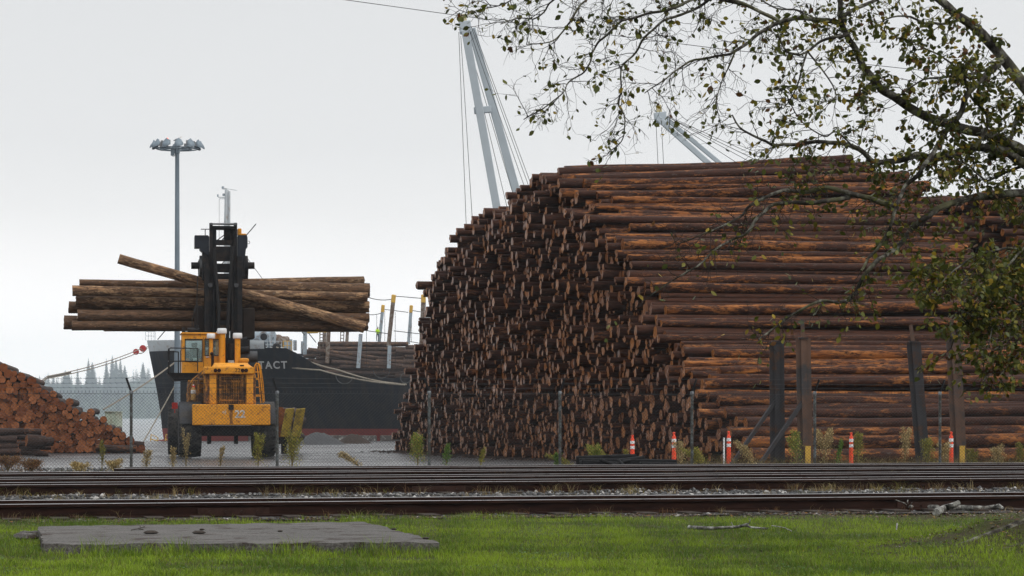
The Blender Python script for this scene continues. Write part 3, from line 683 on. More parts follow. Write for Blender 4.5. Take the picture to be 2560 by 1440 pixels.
# left access stair with curved handrail, extinguisher
m = MB(); pipe_ = lambda pts, r=.022: m.tube([lp(*p) for p in pts], r, 7)
pipe_([(468, 1006, 1.2), (467, 985, 1.2), (469, 968, 1.25), (482, 948, 1.3), (510, 925, 1.4)]); pipe_([(474, 1006, 1.6), (473, 975, 1.6), (484, 952, 1.6), (512, 930, 1.7)])
pt(m, 'handrail', ORD)
m = MB()
for y in (946, 958, 971, 985): a, b = lp(496, y, 1.3), lp(514, y, 1.3); m.box((a.x, 1.2, a.z-.03), (b.x, 1.7, a.z+.02))
for x in (496, 513): m.bar(lp(x, 1006, 1.25), lp(x, 940, 1.25), .07, .05, up=(0, 1, 0))
pt(m, 'stair', ORD)
pt(rect(470, 950, 512, 1008, 1.75, 1.6), 'side_tank', ORD, bevel=.03)
q = lp(483.5, 1000, 1.1); ex = pt(MB().lathe([(.09, 0), (.1, .04), (.1, .42), (.06, .52), (.03, .54)], c=q, n=14), 'fire_extinguisher', mat('yellowed extinguisher', (.35, .2, .06), .5, var=.4, scale=6), smooth=True)
pt(MB().lathe([(.102, .26), (.102, .4)], c=q, n=14).cyl(q+Vector((0, 0, .5)), q+Vector((0, 0, .62)), .03), 'white_label', WHT, ex)
q = lp(483.5, 966, 1.1); pt(MB().box((q.x-.05, 1.05, q.z-.06), (q.x+.06, 1.15, q.z+.03)), 'valve', REDP, ex)
# right ladder
m = MB()
pipe_([(633, 1008, 1.0), (635, 960, 1.0), (637, 915, 1.0), (641, 908, 1.0), (646, 909, 1.0), (649, 920, 1.0), (653, 960, 1.0), (658, 1007, 1.0)], .03)
pipe_([(652, 1008, .9), (647, 950, .9), (642, 912, .9)], .025); pipe_([(661, 1006, 1.3), (657, 955, 1.3), (651, 915, 1.3), (646, 908, 1.3)], .025)
for y, x0, x1 in ((947, 634, 646), (989, 633, 652)): m.bar(lp(x0, y, .95), lp(x1, y, .95), .2, .09)
for y in (930, 968): m.bar(lp(636, y, .95), lp(648, y, .95), .15, .04)
pt(m, 'ladder', ORG)
# wheels
def wheel(x, y, R, w, name='wheel'):
    prof = [(R*.5, -w*.36), (R*.62, -w*.46), (R*.86, -w*.5), (R*.96, -w*.44), (R, -w*.25), (R*1.0, w*.25), (R*.96, w*.44), (R*.86, w*.5), (R*.62, w*.46), (R*.5, w*.36)]
    m = MB().lathe(prof, 'x', (x, y, R*1.02), 44)
    n = 26
    for i in range(n):
        for s_ in (-1, 1):
            a = 2*math.pi*(i+(.5 if s_ > 0 else 0))/n; da = .10
            def q(u, r, aa): return (x+u, y+r*math.cos(aa), R*1.02+r*math.sin(aa))
            u0, u1 = s_*w*.02, s_*w*.49; t = .045
            m.hexa([q(u0, R*.985, a-t), q(u1, R*.93, a+da-t), q(u1, R*.93, a+da+t*1.3), q(u0, R*.985, a+t), q(u0, R*1.025, a-t), q(u1, R*.985, a+da-t), q(u1, R*.985, a+da+t*1.3), q(u0, R*1.025, a+t)])
    o = pt(m, name, RUB)
    pt(MB().lathe([(R*.1, -w*.3), (R*.3, -w*.3), (R*.5, -w*.2), (R*.5, w*.2), (R*.3, w*.3), (R*.1, w*.3)], 'x', (x, y, R*1.02), 24), 'rim', ORD, o)
wheel(-1.5, 1.35, 1.06, .9); wheel(1.44, 1.35, 1.06, .9); wheel(-1.78, 6.5, 1.02, .95); wheel(1.78, 6.5, 1.02, .95)
# grey mud guards over the rear tyres
for s_, xc in ((-1, -1.5), (1, 1.44)):
    m = MB(); prev = None
    for i in range(13):
        a = math.radians(14+i*8)                 # from behind, over the top, to the front
        y, z = 1.35-1.16*math.cos(a), 1.08+1.16*math.sin(a); r = [(xc-.43, y, z), (xc+.43, y, z), (xc+.43, y+.03*math.cos(a), z-.03*math.sin(a)), (xc-.43, y+.03*math.cos(a), z-.03*math.sin(a))]
        if prev: m.add(prev+r, [(0, 1, 5, 4), (3, 7, 6, 2), (0, 4, 7, 3), (1, 2, 6, 5)])
        prev = r
    pt(m, 'mudguard', mat('scuffed grey mudguard', (.04, .042, .048), .5, var=.25, scale=3, dirt=(.05, .045, .04), damt=.42), smooth=True)
a = lp(437, 1014, 5.); pt(MB().box((a.x-.12, 5, a.z-.13), (a.x+.12, 5.03, a.z+.13)).cyl((a.x, 5.05, a.z-.3), (a.x, 5.05, a.z), .02), 'red_marker', REDP)
# mast
MY = 5.9
mm = MB()
def up(x0, x1, ytop, ybot, ly, dep, m=None): return rect(x0, ytop, x1, ybot, ly, dep, mb=m if m is not None else mm)
up(511, 524, 660, 868, MY, .5); mast = pt(mm, 'mast_upright', BLK, bevel=.015)
for a_ in ((592, 606, 640, 868, MY, .5), (524, 532, 557, 868, MY+.1, .4), (585, 593, 557, 868, MY+.1, .4)): pt(up(*a_, MB()), 'mast_upright', BLK, mast, bevel=.015)
for a_ in ((532, 541, 572, 868, MY+.3, .3), (576, 585, 572, 868, MY+.3, .3)): pt(up(*a_, MB()), 'inner_upright', BLK, mast)
mm = MB(); a = [lp(524, 559, MY-.05), lp(593, 557, MY-.05), lp(593, 568, MY-.05), lp(524, 564, MY-.05)]
pt(up(525, 593, 565, 573, MY+.05, .5, MB()), 'crossmember', BLK, mast, bevel=.012)
for y0, y1, x0, x1 in ((600, 612, 532, 585), (616, 652, 534, 583), (659, 680, 532, 586), (684, 697, 532, 586), (752, 757, 532, 586), (800, 812, 532, 586), (845, 866, 510, 606)): pt(up(x0, x1, y0, y1, MY+.25, .35, MB()), 'crossmember', BLK, mast, bevel=.012)
q = lp(524.5, 558, MY-.05); r = lp(593, 556.5, MY-.05); pt(MB().hexa([(q.x, MY-.1, q.z-.07), (r.x, MY-.1, r.z-.12), (r.x, MY+.7, r.z-.02), (q.x, MY+.7, q.z-.0), (q.x, MY-.1, q.z-.02), (r.x, MY-.1, r.z-.06), (r.x, MY+.7, r.z+.05), (q.x, MY+.7, q.z+.06)]), 'head_plate', GRY, mast)
pt(up(560, 577, 575, 604, MY+.5, .3, MB()), 'pulley_box', BLK, mast)
m = MB(); m.bar(lp(556, 600, MY+.2), lp(577, 573, MY+.2), .06, .05); m.bar(lp(541, 602, MY+.3), lp(560, 588, MY+.3), .04, .04); pt(m, 'brace', BLK, mast)
for pts in ([(536, 625, MY-.05), (541, 700, MY-.08), (547, 770, MY-.1), (546, 862, MY-.1)], [(582, 615, MY-.05), (577, 680, MY-.08), (571, 770, MY-.1), (568, 862, MY-.1)]):
    m = MB().tube([lp(*p) for p in pts], .075, 10); pt(m, 'hydraulic_hose', RL, mast)
for px in (536, 580): pt(MB().cyl(lp(px, 868, MY+.05), lp(px, 620, MY+.05), .07, n=12), 'lift_cylinder', BLK, mast)
for px, py in ((525.5, 713), (590.5, 713)): a = lp(px, py, MY-.06); pt(MB().lathe([(.06, -.09), (.075, -.05), (.075, .05), (.06, .09)], 'x', a, 12)  .lathe([(.02, -.1), (.09, -.1), (.09, .0), (.02, .0)], 'y', (a.x, MY-.03, a.z), 14), 'sheave', GRY, mast)
# carriage, shoulder boxes, rotator hubs
for poly in ([(487, 588), (520, 588), (523, 592), (523, 640), (516, 636), (500, 624), (500, 619), (487, 619)], [(594, 590), (597, 588), (617, 588), (619, 593), (619, 618), (615, 622), (613, 640), (606, 655), (594, 655)]):
    pts = [lp(x, y, MY+.2) for x, y in poly]; pt(MB().prism([(p.x, p.z) for p in pts], MY+.2, MY+1.1), 'carriage_box', mat('dark blue-grey steel', (.02, .023, .03), .45, var=.3), mast, bevel=.01)
m = MB(); a, b = lp(594, 588, MY+.3), lp(604, 571, MY+.3); m.box((a.x, MY+.3, a.z), (b.x, MY+.8, b.z)); a, b = lp(601, 588, MY+.4), lp(616, 584, MY+.4); m.box((a.x, MY+.35, a.z), (b.x, MY+.8, b.z)); pt(m, 'grapple_motor', ORG, mast, bevel=.03)
for s_, xs_, xd in ((-1, 478, 504), (1, 636, 612)):
    a, b = lp(xs_, 664, MY+.7), lp(xd, 664, MY+.7); pt(MB().cyl(a, b, .145, n=20), 'rotator_hub', BLK, mast, smooth=True)
    pt(MB().cyl(b-Vector((.09, 0, 0)), b+Vector((.12, 0, 0)), .42, n=28), 'rotator_disc', GRY if s_ < 0 else BLK, mast, smooth=True)
pt(up(506, 524, 628, 700, MY+.25, .8, MB()), 'carriage_side', BLK, mast, bevel=.03); pt(up(592, 613, 640, 696, MY+.25, .8, MB()), 'carriage_side', BLK, mast, bevel=.03)
pt(up(606, 637, 770, 847, MY+.5, 1.2, MB()), 'fork_heel', mat('grimy brown steel', (.022, .015, .012), .7, var=.4), mast, bevel=.04); pt(up(486, 511, 765, 850, MY+.5, 1.1, MB()), 'fork_heel', bpy.data.materials['grimy brown steel'], mast, bevel=.04)
for px in (498, 622): a = lp(px, 838, MY+1.2); m = MB().bar(a, a+Vector((0, 2.6, -.08)), .34, .16); pt(m, 'fork_tine', BLK, mast)
for px in (504, 612): pts = [lp(px, 655, MY+.9), lp(px, 668, MY+2.4), lp(px, 720, MY+3.3), lp(px, 790, MY+3.3)]; pt(MB().tube(pts, [.16, .16, .13, .08], 8), 'grapple_arm', BLK, mast)
m = MB(); m.tube([lp(494, 690, MY+.1), lp(492, 760, MY-.1), lp(480, 800, MY-.2), (lp(481, 832, MY-.3))], .025, 6); m.tube([lp(492, 760, MY-.1), lp(495, 800, MY-.2), lp(490, 832, MY-.3)], .02, 6); m.tube([lp(493, 762, MY-.1), lp(515, 780, MY-.1), lp(535, 796, MY)], .018, 6); pt(m, 'hanging_hose', RL, mast)
m = MB(); m.tube([lp(502, 573, MY+.2), lp(513, 573, MY+.2), lp(525, 573, MY+.2)], .02, 6); m.tube([lp(513, 573, MY+.2), lp(513, 588, MY+.2)], .02, 6); pt(m, 'bracket_rail', RL, mast)
q = lp(621, 606, MY+.6); m = MB().tube([q+Vector((.06*math.cos(a), 0, .06*math.sin(a))) for a in [i*math.pi/6 for i in range(13)]], .012, 5); pt(m, 'ring_eye', RL, mast)
# the carried logs: top-level, resting on the forks
def clog(x0, y0, x1, y1, d0, d1, ly, seed, lab):
    def wpt(px, py):
        v = lp(px, py, ly); return LO+Vector((v.x*lc_-v.y*ls_, v.x*ls_+v.y*lc_, v.z))
    a, b = wpt(x0, y0), wpt(x1, y1); s_ = FP/((a.y+b.y)/2)
    me = log_mesh('log', (b-a).length, d0/2/s_, d1/2/s_, [BARKC, ENDC], 16, 16, seed, .03, .05)
    tag(put_log(me, a, b-a, roll=seed*1.7), lab, 'log', 'logs held by the log stacker')
CL = [(199, 708, 924, 724, 17, 35, 8.0, 'pale peeling log topmost in the bundle held by the log stacker'),
      (181, 726, 919, 743, 26, 22, 7.45, 'second log from the top of the bundle held by the log stacker'),
      (190, 751, 922, 768, 27, 31, 7.9, 'log in the middle of the bundle held by the log stacker'),
      (172, 768, 915, 786, 30, 24, 8.5, 'log low in the back of the bundle held by the log stacker'),
      (194, 789, 923, 794, 29, 23, 7.5, 'second log from the bottom of the bundle held by the log stacker'),
      (160, 805, 880, 806, 33, 24, 8.1, 'log whose butt sticks out farthest, low in the lifted bundle'),
      (180, 813, 919, 816, 25, 25, 7.4, 'lowest front log of the bundle held by the log stacker'),
      (259, 822, 905, 818, 16, 20, 8.4, 'thin log at the very bottom of the lifted bundle'),
      (290, 715, 910, 701, 20, 20, 8.7, 'log at the top back of the lifted bundle'), (205, 740, 917, 750, 24, 24, 8.6, 'log hidden deep in the lifted bundle')]
for i, c in enumerate(CL): clog(*c[:7], 400+i, c[7])
clog(297, 646, 911, 820, 24, 30, 6.95, 420, 'log lying slantwise across the lifted bundle')
# ---------------------------------------------------------------- bulk carrier at the quay
SD = 306.; SC = FP/SD                                    # centreline distance
XB = (366-1280)/SC                                       # stem head
def zpx(py, D=SD): return CZ+(HZ-py)/FP*D
def xpx(px, D=SD): return (px-1280)/FP*D
HB = mat('black hull paint', (.004, .0055, .010), .5, var=.3, scale=.25, dirt=(.020, .015, .014), damt=.42, dscale=1.2, stretch=(1, 1, .14))
HR = mat('red boot topping', (.20, .030, .022), .6, var=.25, scale=.6)
HW = mat('pale grey ship paint', (.46, .49, .51), .5, var=.1, scale=.8, dirt=(.30, .24, .20), damt=.36, dscale=1.2)
SGR = mat('grey-blue ship steel', (.27, .32, .36), .5, var=.15, scale=1., dirt=(.16, .12, .10), damt=.38, dscale=1.5)
CRN = mat('pale grey crane paint', (.36, .40, .43), .5, var=.1, scale=.3)
YEL = mat('faded yellow paint', (.50, .30, .05), .55, var=.2, scale=2)
RSP = mat('rusty stanchion steel', (.19, .165, .14), .7, var=.35, scale=2, dirt=(.09, .05, .03), damt=.45, dscale=3)
ROPE = mat('worn mooring rope', (.22, .19, .15), .9, var=.25, scale=6)
def stem(z): return float(np.interp(z, [-4.6, -2.8, -1.2, 1.2, 4.5, 10.5], [3.2, 2.3, 1.95, 1.75, 1.2, 0.]))   # stem offset aft of the stem head
def halfb(u, z):
    s = u-stem(z)
    if s <= 0: return 0.
    fl = np.interp(z, [-4.6, 2, 9.5], [42., 32., 17.]); t = min(1., s/fl); ex = np.interp(z, [-4.6, 9.5], [1.25, 1.75])
    return 13.6*(1-(1-t)**ex)**(.98)
def top(u): return float(np.interp(u, [0, 15.6, 15.8, 18.2, 19.6, 21.5, 23.5, 25.5, 200], [10.25, 9.85, 9.02, 8.95, 8.3, 7.1, 6.0, 5.5, 5.4]))
us = [0, .25, .6, 1, 1.5, 2, 2.6, 3.3, 4, 5, 6, 7, 8, 9.5, 11, 12.5, 14, 15.6, 15.8, 17, 18.2, 19, 19.8, 20.6, 21.5, 22.5, 23.5, 24.5, 25.5, 28, 31, 35, 40, 50, 70, 100, 140]
zs = [-4.9, -3.4, -2.2, -.42, .3, 1.5, 3, 4.5, 5.3, 6., 6.7, 7.4, 8.1, 8.6, 8.9, 9.3, 9.7, 10.25]
ship = thing('cargo_ship', 'black-hulled cargo ship with pale grey bow moored at the quay', 'ship', (XB, SD, -4.6))
for side in (-1, 1):
    V = []; F = []; MI = []; nz = len(zs)
    for u in us:
        tp = top(u)
        for z in zs:
            zz = min(z, tp); uu = max(u, stem(zz)) if u < 3.4 else u
            V.append((XB+uu, SD+side*halfb(uu, zz), zz))
    for i in range(len(us)-1):
        for j in range(nz-1):
            a, b, c, d = i*nz+j, (i+1)*nz+j, (i+1)*nz+j+1, i*nz+j+1
            F.append((a, b, c, d) if side < 0 else (a, d, c, b))
            z = (zs[j]+zs[j+1])/2; MI.append(1 if z < -.42 else (2 if (z > 8.9 and us[i] < 15.6) else 0))
    m = MB(); m.v = V; m.f = F; m.m = MI; hull = m.build('hull', [HB, HR, HW], ship, smooth=True)
m = MB()                                                  # deck plating
for i in range(len(us)-1):
    for a, b in ((us[i], us[i+1]),):
        za, zb_ = top(a)-.9 if a < 18 else top(a)-.4, top(b)-.9 if b < 18 else top(b)-.4
        ha, hb_ = halfb(a, za), halfb(b, zb_); m.add([(XB+a, SD-ha, za), (XB+b, SD-hb_, zb_), (XB+b, SD+hb_, zb_), (XB+a, SD+ha, za)], [(0, 1, 2, 3)])
m.build('deck', SGR, ship)
m = MB(); c = Vector((XB+2.6, SD, -3.6)); vs = []           # bulbous bow
pr = [(-2.9, .05), (-2.7, .7), (-2.1, 1.25), (-1.1, 1.6), (.5, 1.75), (3, 1.7), (6, 1.4)]
for dx, r in pr:
    for j in range(16): a = 2*math.pi*j/16; vs.append((c.x+dx, c.y+r*.9*math.cos(a), c.z+r*1.05*math.sin(a)+.1))
m.add(vs, [(i*16+j, i*16+(j+1) % 16, (i+1)*16+(j+1) % 16, (i+1)*16+j) for i in range(len(pr)-1) for j in range(16)]); m.build('bulbous_bow', HR, ship, smooth=True)
# name on the bow, wrapped on the hull
cu = bpy.data.curves.new('name', 'FONT'); cu.body = 'N  TACT'; cu.size = 1.18; cu.offset = .03; cu.space_character = 1.25; cu.align_x = 'RIGHT'
to = bpy.data.objects.new('name', cu); COL.objects.link(to); dg = bpy.context.evaluated_depsgraph_get(); dg.update(); me = bpy.data.meshes.new_from_object(to.evaluated_get(dg)); bpy.data.objects.remove(to)
xr, z0 = xpx(719, 294), zpx(921, 294)
bm = bmesh.new(); bm.from_mesh(me); bmesh.ops.subdivide_edges(bm, edges=bm.edges[:], cuts=1)
for v in bm.verts:
    X, Z = xr+v.co.x, z0+v.co.y; u = X-XB; v.co = Vector((X, SD-halfb(u, Z)-.05, Z))
LTM = mat('name lettering', (.5, .5, .5), .6, var=.15); left_ = set(bm.faces)
while left_:
    isl = [left_.pop()]; k = 0
    while k < len(isl):
        for e in isl[k].edges:
            for f in e.link_faces:
                if f in left_: left_.remove(f); isl.append(f)
        k += 1
    vm = {}; m = MB()
    for f in isl: m.add([v.co for v in f.verts], [tuple(range(len(f.verts)))])
    m.build('name_letter', LTM, ship)
bm.free()
# white plough mark above: breakwater plate, windlass, rails, fairleads
def near(u, z=9.): return SD-halfb(u, z)
m = MB(); p0, p1, p2 = P(640, 866, 297), P(688, 878, 297), P(640, 878, 297); m.prism([(p0.x, p0.z), (p1.x, p1.z), (p2.x, p2.z)], 297, 297.2); p = [P(600, 846, 298), P(612, 846, 298), P(618, 860, 298), P(600, 858, 298)]
m.prism([(q.x, q.z) for q in p], 298, 298.3); m.build('bulwark_plate', HW, ship)
m = MB(); a = P(655, 843, 299); m.cyl((a.x-1.1, 299.5, a.z), (a.x+1.3, 298.5, a.z-.1), .95, n=22); m.cyl((a.x+.35, 297.6, a.z-.0), (a.x+.35, 298.4, a.z), .62, n=20)
for dx in (-.9, 1.3): m.bar((a.x+dx-.6, 298.6, a.z-1.5), (a.x+dx, 298.6, a.z), .18, .3); m.bar((a.x+dx+.6, 298.6, a.z-1.5), (a.x+dx, 298.6, a.z), .18, .3)
m.box((a.x-2, 298.2, a.z-1.6), (a.x+3, 300.5, a.z-1.35)); m.build('windlass', SGR, ship, smooth=True)
m = MB(); m.cyl((a.x+.36, 297.5, a.z), (a.x+.36, 297.7, a.z), .42, n=18); m.build('windlass_drum', BLK, ship)
m = MB(); b = P(692, 850, 300)
for i in range(3): m.lathe([(.75-.1*i, -.6), (.85-.1*i, -.3), (.85-.1*i, .4), (.7-.1*i, .6)], 'x', (b.x-.9+i*.9, 300, b.z-.1*i), 16)
m.build('mooring_winch', RSP, ship, smooth=True)
for x0, x1, y0, y1, D in ((710, 722, 852, 876, 299), (716, 730, 848, 878, 300), (733, 741, 850, 876, 300), (752, 764, 853, 884, 298.5)): a, b = P(x0, y1, D), P(x1, y0, D); MB().box((a.x, D, a.z), (b.x, D+.7, b.z)).build('deck_locker', SGR, ship, bevel=.05)
m = MB()
for x in (708, 718, 728): m.cyl(P(x, 877, 297.3), P(x, 852, 297.3), .05, n=6)
for y in (853, 864): m.cyl(P(708, y, 297.3), P(728, y, 297.3), .045, n=6)
m.cyl(P(766, 831, 297.5), P(795, 830, 297.5), .14, n=8); m.bar(P(795, 829, 297.6), P(818, 829, 297.6), .2, .2); m.build('yellow_railing', YEL, ship)
m = MB()
for x in range(632, 705, 9): m.cyl(P(x, 878, 297.1), P(x, 853, 297.1), .035, n=5)
for y in (853, 862, 870): m.cyl(P(632, y, 297.1), P(704, y, 297.1), .03, n=5)
for x in (364, 371, 378, 385, 388): m.cyl(P(x, 851, 305), P(x, 829, 305), .03, n=5)
for y in (829, 840): m.cyl(P(364, y, 305), P(388, y, 305), .03, n=5)
m.build('deck_railing', HW, ship)
m = MB().lathe([(.2, 0), (.42, 0), (.5, .15), (.42, .3), (.2, .3)], 'y', P(691, 868, 295.9), 18); m.build('fairlead', BLK, ship, smooth=True)
m = MB(); a = P(984, 0, 292).x
for px, py, r in ((861, 938, 1.), (954, 925, .95), (1014, 945, .6)):
    q = P(px, py, SD-13.75); m.tube([(q.x+r*math.cos(t_), q.y, q.z+r*math.sin(t_)) for t_ in [math.pi*i/14*(1 if r > .7 else 2)+(math.pi if r > .7 else 0) for i in range(15)]], .05, 5)
m.build('hull_mark', mat('faint draught mark', (.06, .06, .06), .6), ship)
# foremast
mz = thing('foremast', 'white foremast of the ship rising above the log stacker mast', 'mast', P(567, 875, SD))
m = MB(); m.tube([P(566, 876, SD), P(566, 556, SD), P(567, 475, SD)], [.34, .3, .24], 10); m.build('pole', HW, mz, smooth=True)
m = MB(); m.tube([P(574, 876, SD-.3), P(574, 478, SD-.3)], .11, 6); m.bar(P(545, 493, SD), P(567, 494, SD), .12, .12); m.bar(P(548, 497, SD), P(562, 497, SD), .08, .08); m.bar(P(556, 471, SD), P(568, 473, SD), .2, .2); m.tube([P(568, 472, SD), P(580, 474, SD), P(592, 476, SD)], .04, 5); m.bar(P(566, 497, SD), P(574, 497, SD), .1, .1); m.bar(P(566, 520, SD), P(574, 520, SD), .1, .1); m.build('arm', HW, mz)
m = MB(); m.box(P(543, 492, SD+.2), P(546, 486, SD)); m.cyl(P(559, 490, SD), P(559, 484, SD), .14, n=8); m.cyl(P(557, 472, SD), P(557, 466, SD), .14, n=8); m.build('navigation_lamp', SGR, mz)
m = MB(); m.tube([P(548, 497, SD), P(548, 640, SD)], .02, 4); m.build('halyard', RL, mz)
# cargo stanchions with yellow heads and wires
CAPY = mat('yellow stanchion head', (.55, .33, .05), .5, var=.15)
def stanchion(px0, py0, px1, py1, D, w, cap, low, name_l):
    a, b = P(px0, py1, D), P(px1, py0, D); a.y = b.y = D
    t = thing('cargo_stanchion', name_l, 'stanchion', a, group='deck cargo stanchions of the ship')
    n = w/SC; MB().bar(a, b, n, n, up=(0, 1, 0)).build('post', RSP if not low else SGR, t)
    if low == 2: pass
    if cap: e = b+(b-a).normalized()*.95; MB().bar(b, e, n*1.1, n*1.1, up=(0, 1, 0)).build('head', CAPY, t, bevel=.06)
    return a, b
SN = SD-12.8; SF = SD+12.8
LS = 'tall steel stanchion with yellow head on the near side of the ship deck'; LF = 'grey steel stanchion with yellow head on the far side of the ship deck'; LO_ = 'stanchion without yellow head beside the forward deck logs of the ship'
n1 = stanchion(971, 757, 982.5, 866, SN, 9.5, 1, 0, LS); stanchion(0, 0, 0, 0, 1, 1, 0, 0, LS) if False else None
for px0, py0, px1, py1, D, w, cap, low, lb in ((1051.5, 757, 1058, 905, SN, 10, 1, 0, LS), (948, 781, 956, 855, SF, 8, 1, 1, LF), (1021, 782, 1027, 860, SF, 8, 1, 1, LF)): stanchion(px0, py0, px1, py1, D, w, cap, low, lb)
for px0, py0, px1, py1, D, w, low in ((895.5, 835, 902, 920, SN, 9, 1), (762, 825, 763, 886, SN+1, 9, 1), (818, 820, 822, 908, SN+.5, 9, 0), (811, 822, 812, 868, SF, 8, 0), (867, 823, 869, 855, SF, 8, 0), (972, 864, 974, 921, SN-.02, 8.7, 1)): stanchion(px0, py0, px1, py1, D, w, 0, low, (LO_ if not low else 'grey-blue stanchion without yellow head beside the ship deck logs') if D < SD else 'rusty far-side stanchion rising behind the forward ship deck logs')
for k, px in enumerate((803, 855)):
    m = MB()
    for dx in (-4, 4): m.cyl(P(px+dx, 895-30*k, SN+1+k*20), P(px+dx+1, 815, SN+1+k*20), .06, n=5)
    for i in range(9): y = 892-30*k-i*8; m.cyl(P(px-4, y, SN+1+k*20), P(px+4, y, SN+1+k*20), .05, n=5)
    tag(m.build('ladder', RSP), 'steel ladder propped against the ship deck logs' if k == 0 else 'steel ladder rising behind the ship deck logs', 'ladder')
# lashing wires strung between the stanchions
def wire(pts, r, lab, m=RL, name='lashing_wire', grp='lashing wires of the ship deck cargo', sag=0., cat='wire'):
    q = []
    for i in range(len(pts)-1):
        a, b = P(*pts[i]), P(*pts[i+1]); k = 8
        for j in range(k+(1 if i == len(pts)-2 else 0)): f = j/k; q.append(a.lerp(b, f)-Vector((0, 0, sag*4*f*(1-f))))
    return tag(MB().tube(q, r, 5).build(name, m), lab, cat, grp)
LW = 'lashing wire strung between the ship deck stanchions'
for pts, sg in (([(912, 740, SN), (980, 748, SN)], .25), ([(984, 740, SN), (1055, 746, SN)], 0), ([(1060, 740, SN), (1090, 744, SN)], 0), ([(915, 785, SF), (952, 783, SF)], .15), ([(958, 773, SF), (1021, 781, SF)], 0), ([(1029, 776, SF), (1060, 781, SF)], 0), ([(905, 825, SN), (976, 835, SN)], 0), ([(984, 827, SN), (1052, 835, SN)], 0), ([(1058, 829, SN), (1085, 831, SN)], 0), ([(1026, 854, SF), (1060, 860, SF)], 0)): wire(pts, .045, LW, sag=sg)
for px, y0, y1, D in ((942, 788, 852, SF), (962, 776, 853, SF), (988, 780, 918, SN), (916, 806, 918, SN), (1029, 800, 856, SF), (1064, 746, 850, SN), (1053, 742, 800, SN)): wire([(px, y0, D), (px, y1, D)], .028, 'slack lashing rope hanging from a ship deck wire', grp='hanging lashing ropes of the ship')
wire([(762, 838, SN), (740, 812, SN)], .06, 'stay wire running up from the ship foredeck', grp=None, name='stay_wire'); wire([(790, 856, SF), (766, 826, SF)], .06, 'stay wire behind the first ship stanchion', grp=None, name='stay_wire'); wire([(394, 849, 304), (436, 800, 304), (640, 560, 300)], .06, 'stay wire rising from the ship bow', grp=None, name='stay_wire')
wire([(614, 640, SD), (662, 705, SD)], .035, 'thin stay wire beside the log stacker mast', grp=None, name='stay_wire')
# deck logs
BARKS = m_bark('ship deck log bark', (.022, .014, .012), (.075, .048, .038), (.20, .10, .05), (.30, .17, .09), .6)
rg = random.Random(5); sp = [log_mesh('log', 11.8, .26, .22, [BARKS, ENDC], 9, 5, 500+k, .04) for k in range(6)]
LDK = 'brown log loaded lengthwise on the ship deck behind the stanchions'
def dlog(px, py, D, r, tilt=0., L_=1.): tag(put_log(sp[rg.randrange(6)], P(px, py, D), (1, rg.uniform(-.02, .02), tilt), (L_, r/.24, r/.24), rg.random()*6), LDK, 'log', 'deck logs of the ship')
for row in range(7):
    y = 861+row*11.5
    dlog(795+rg.uniform(-6, 4) if row < 4 else 775+rg.uniform(-8, 8), y, SN+2.2-.25*row, rg.uniform(.24, .32), rg.uniform(-.01, .01), rg.uniform(.82, .9) if row < 4 else .97)
    dlog((1010 if row < 4 else 985)+rg.uniform(-6, 6), y+8, SN+2.4-.25*row, rg.uniform(.24, .32), rg.uniform(-.01, .01))
    dlog(760+rg.uniform(-6, 6), y+6, SN+3.4, .27, 0, .8) if row > 0 else None
for px, py, tl in ((770, 874, -.12), (820, 886, -.16), (830, 905, -.05), (900, 917, .0), (850, 916, .02), (990, 880, -.03), (940, 905, 0.)): dlog(px, py, SN+.55, .25, tl, .7)
# the mound of logs filling the hold behind (supports the upper rows)
m = MB(); a, b = P(790, 925, SN+4), P(1075, 858, SN+4)
VV = []; FF = []; MI = []; n0 = 0; LC = []; RD = []
for k in range(170):
    V, F, mi = log_arrays(11.8, .26, .22, 7, 1, 900+k); c = np.array([rg.choice([xpx(795, SN), xpx(1000, SN)+2.4, xpx(1000, SN)+15])+rg.uniform(-.4, .4), rg.uniform(SN+3, SF-2), 0]); c[2] = rg.uniform(5.2, 9.2)
    VV.append(V+c); FF.append(F+n0); MI.append(mi); LC.append(V); RD.append(np.full(len(V), rg.random())); n0 += len(V)
tag(npmesh('deck_cargo', np.vstack(VV), np.vstack(FF), [BARKS, ENDC], np.hstack(MI), {'lc': ('FLOAT_VECTOR', np.vstack(LC)), 'rnd': ('FLOAT', np.hstack(RD))}), 'heap of logs filling the ship deck behind the near rows', 'log pile', kind='stuff')
# ship cranes
def crane(legs, tip, cross, D, ropes, base, lb):
    t = thing('ship_crane', lb, 'crane', (P(*base, D).x, D, 5.), group='deck cranes of the ship')
    B = P(*base, D); m = MB(); m.cyl((B.x, D, 5), (B.x, D, 13), 1.4, n=18); m.box((B.x-1.6, D-1.6, 13), (B.x+1.6, D+1.6, B.z)); m.build('pedestal', CRN, t)
    for (a, b, w, dy) in legs: MB().bar(P(*a, D+dy), P(*b, D+dy*.2), w, w*.9, up=(0, 1, 0)).build('jib_leg', CRN, t, bevel=.06)
    for a, b, w in cross: MB().bar(P(*a, D), P(*b, D), w, w, up=(0, 1, 0)).build('jib_crossbeam', CRN, t, bevel=.05)
    m = MB(); q = P(*tip, D); m.bar(P(tip[0]-14, tip[1]+12, D), P(tip[0]+16, tip[1]+9, D), 1.5, 1.6, up=(0, 1, 0)); m.build('jib_head', CRN, t, bevel=.1)
    m = MB(); m.bar(P(tip[0], tip[1]+6, D), P(tip[0]-4, tip[1]-22, D), .7, .6, up=(0, 1, 0)); m.build('head_sheave', mat('pale yellow steel', (.42, .36, .2), .6), t, bevel=.05)
    for a, b in ropes: MB().tube([P(*a, D-.3), P(*b, D-.3)], .035, 4).build('hoist_rope', RL, t)
DC = 318.
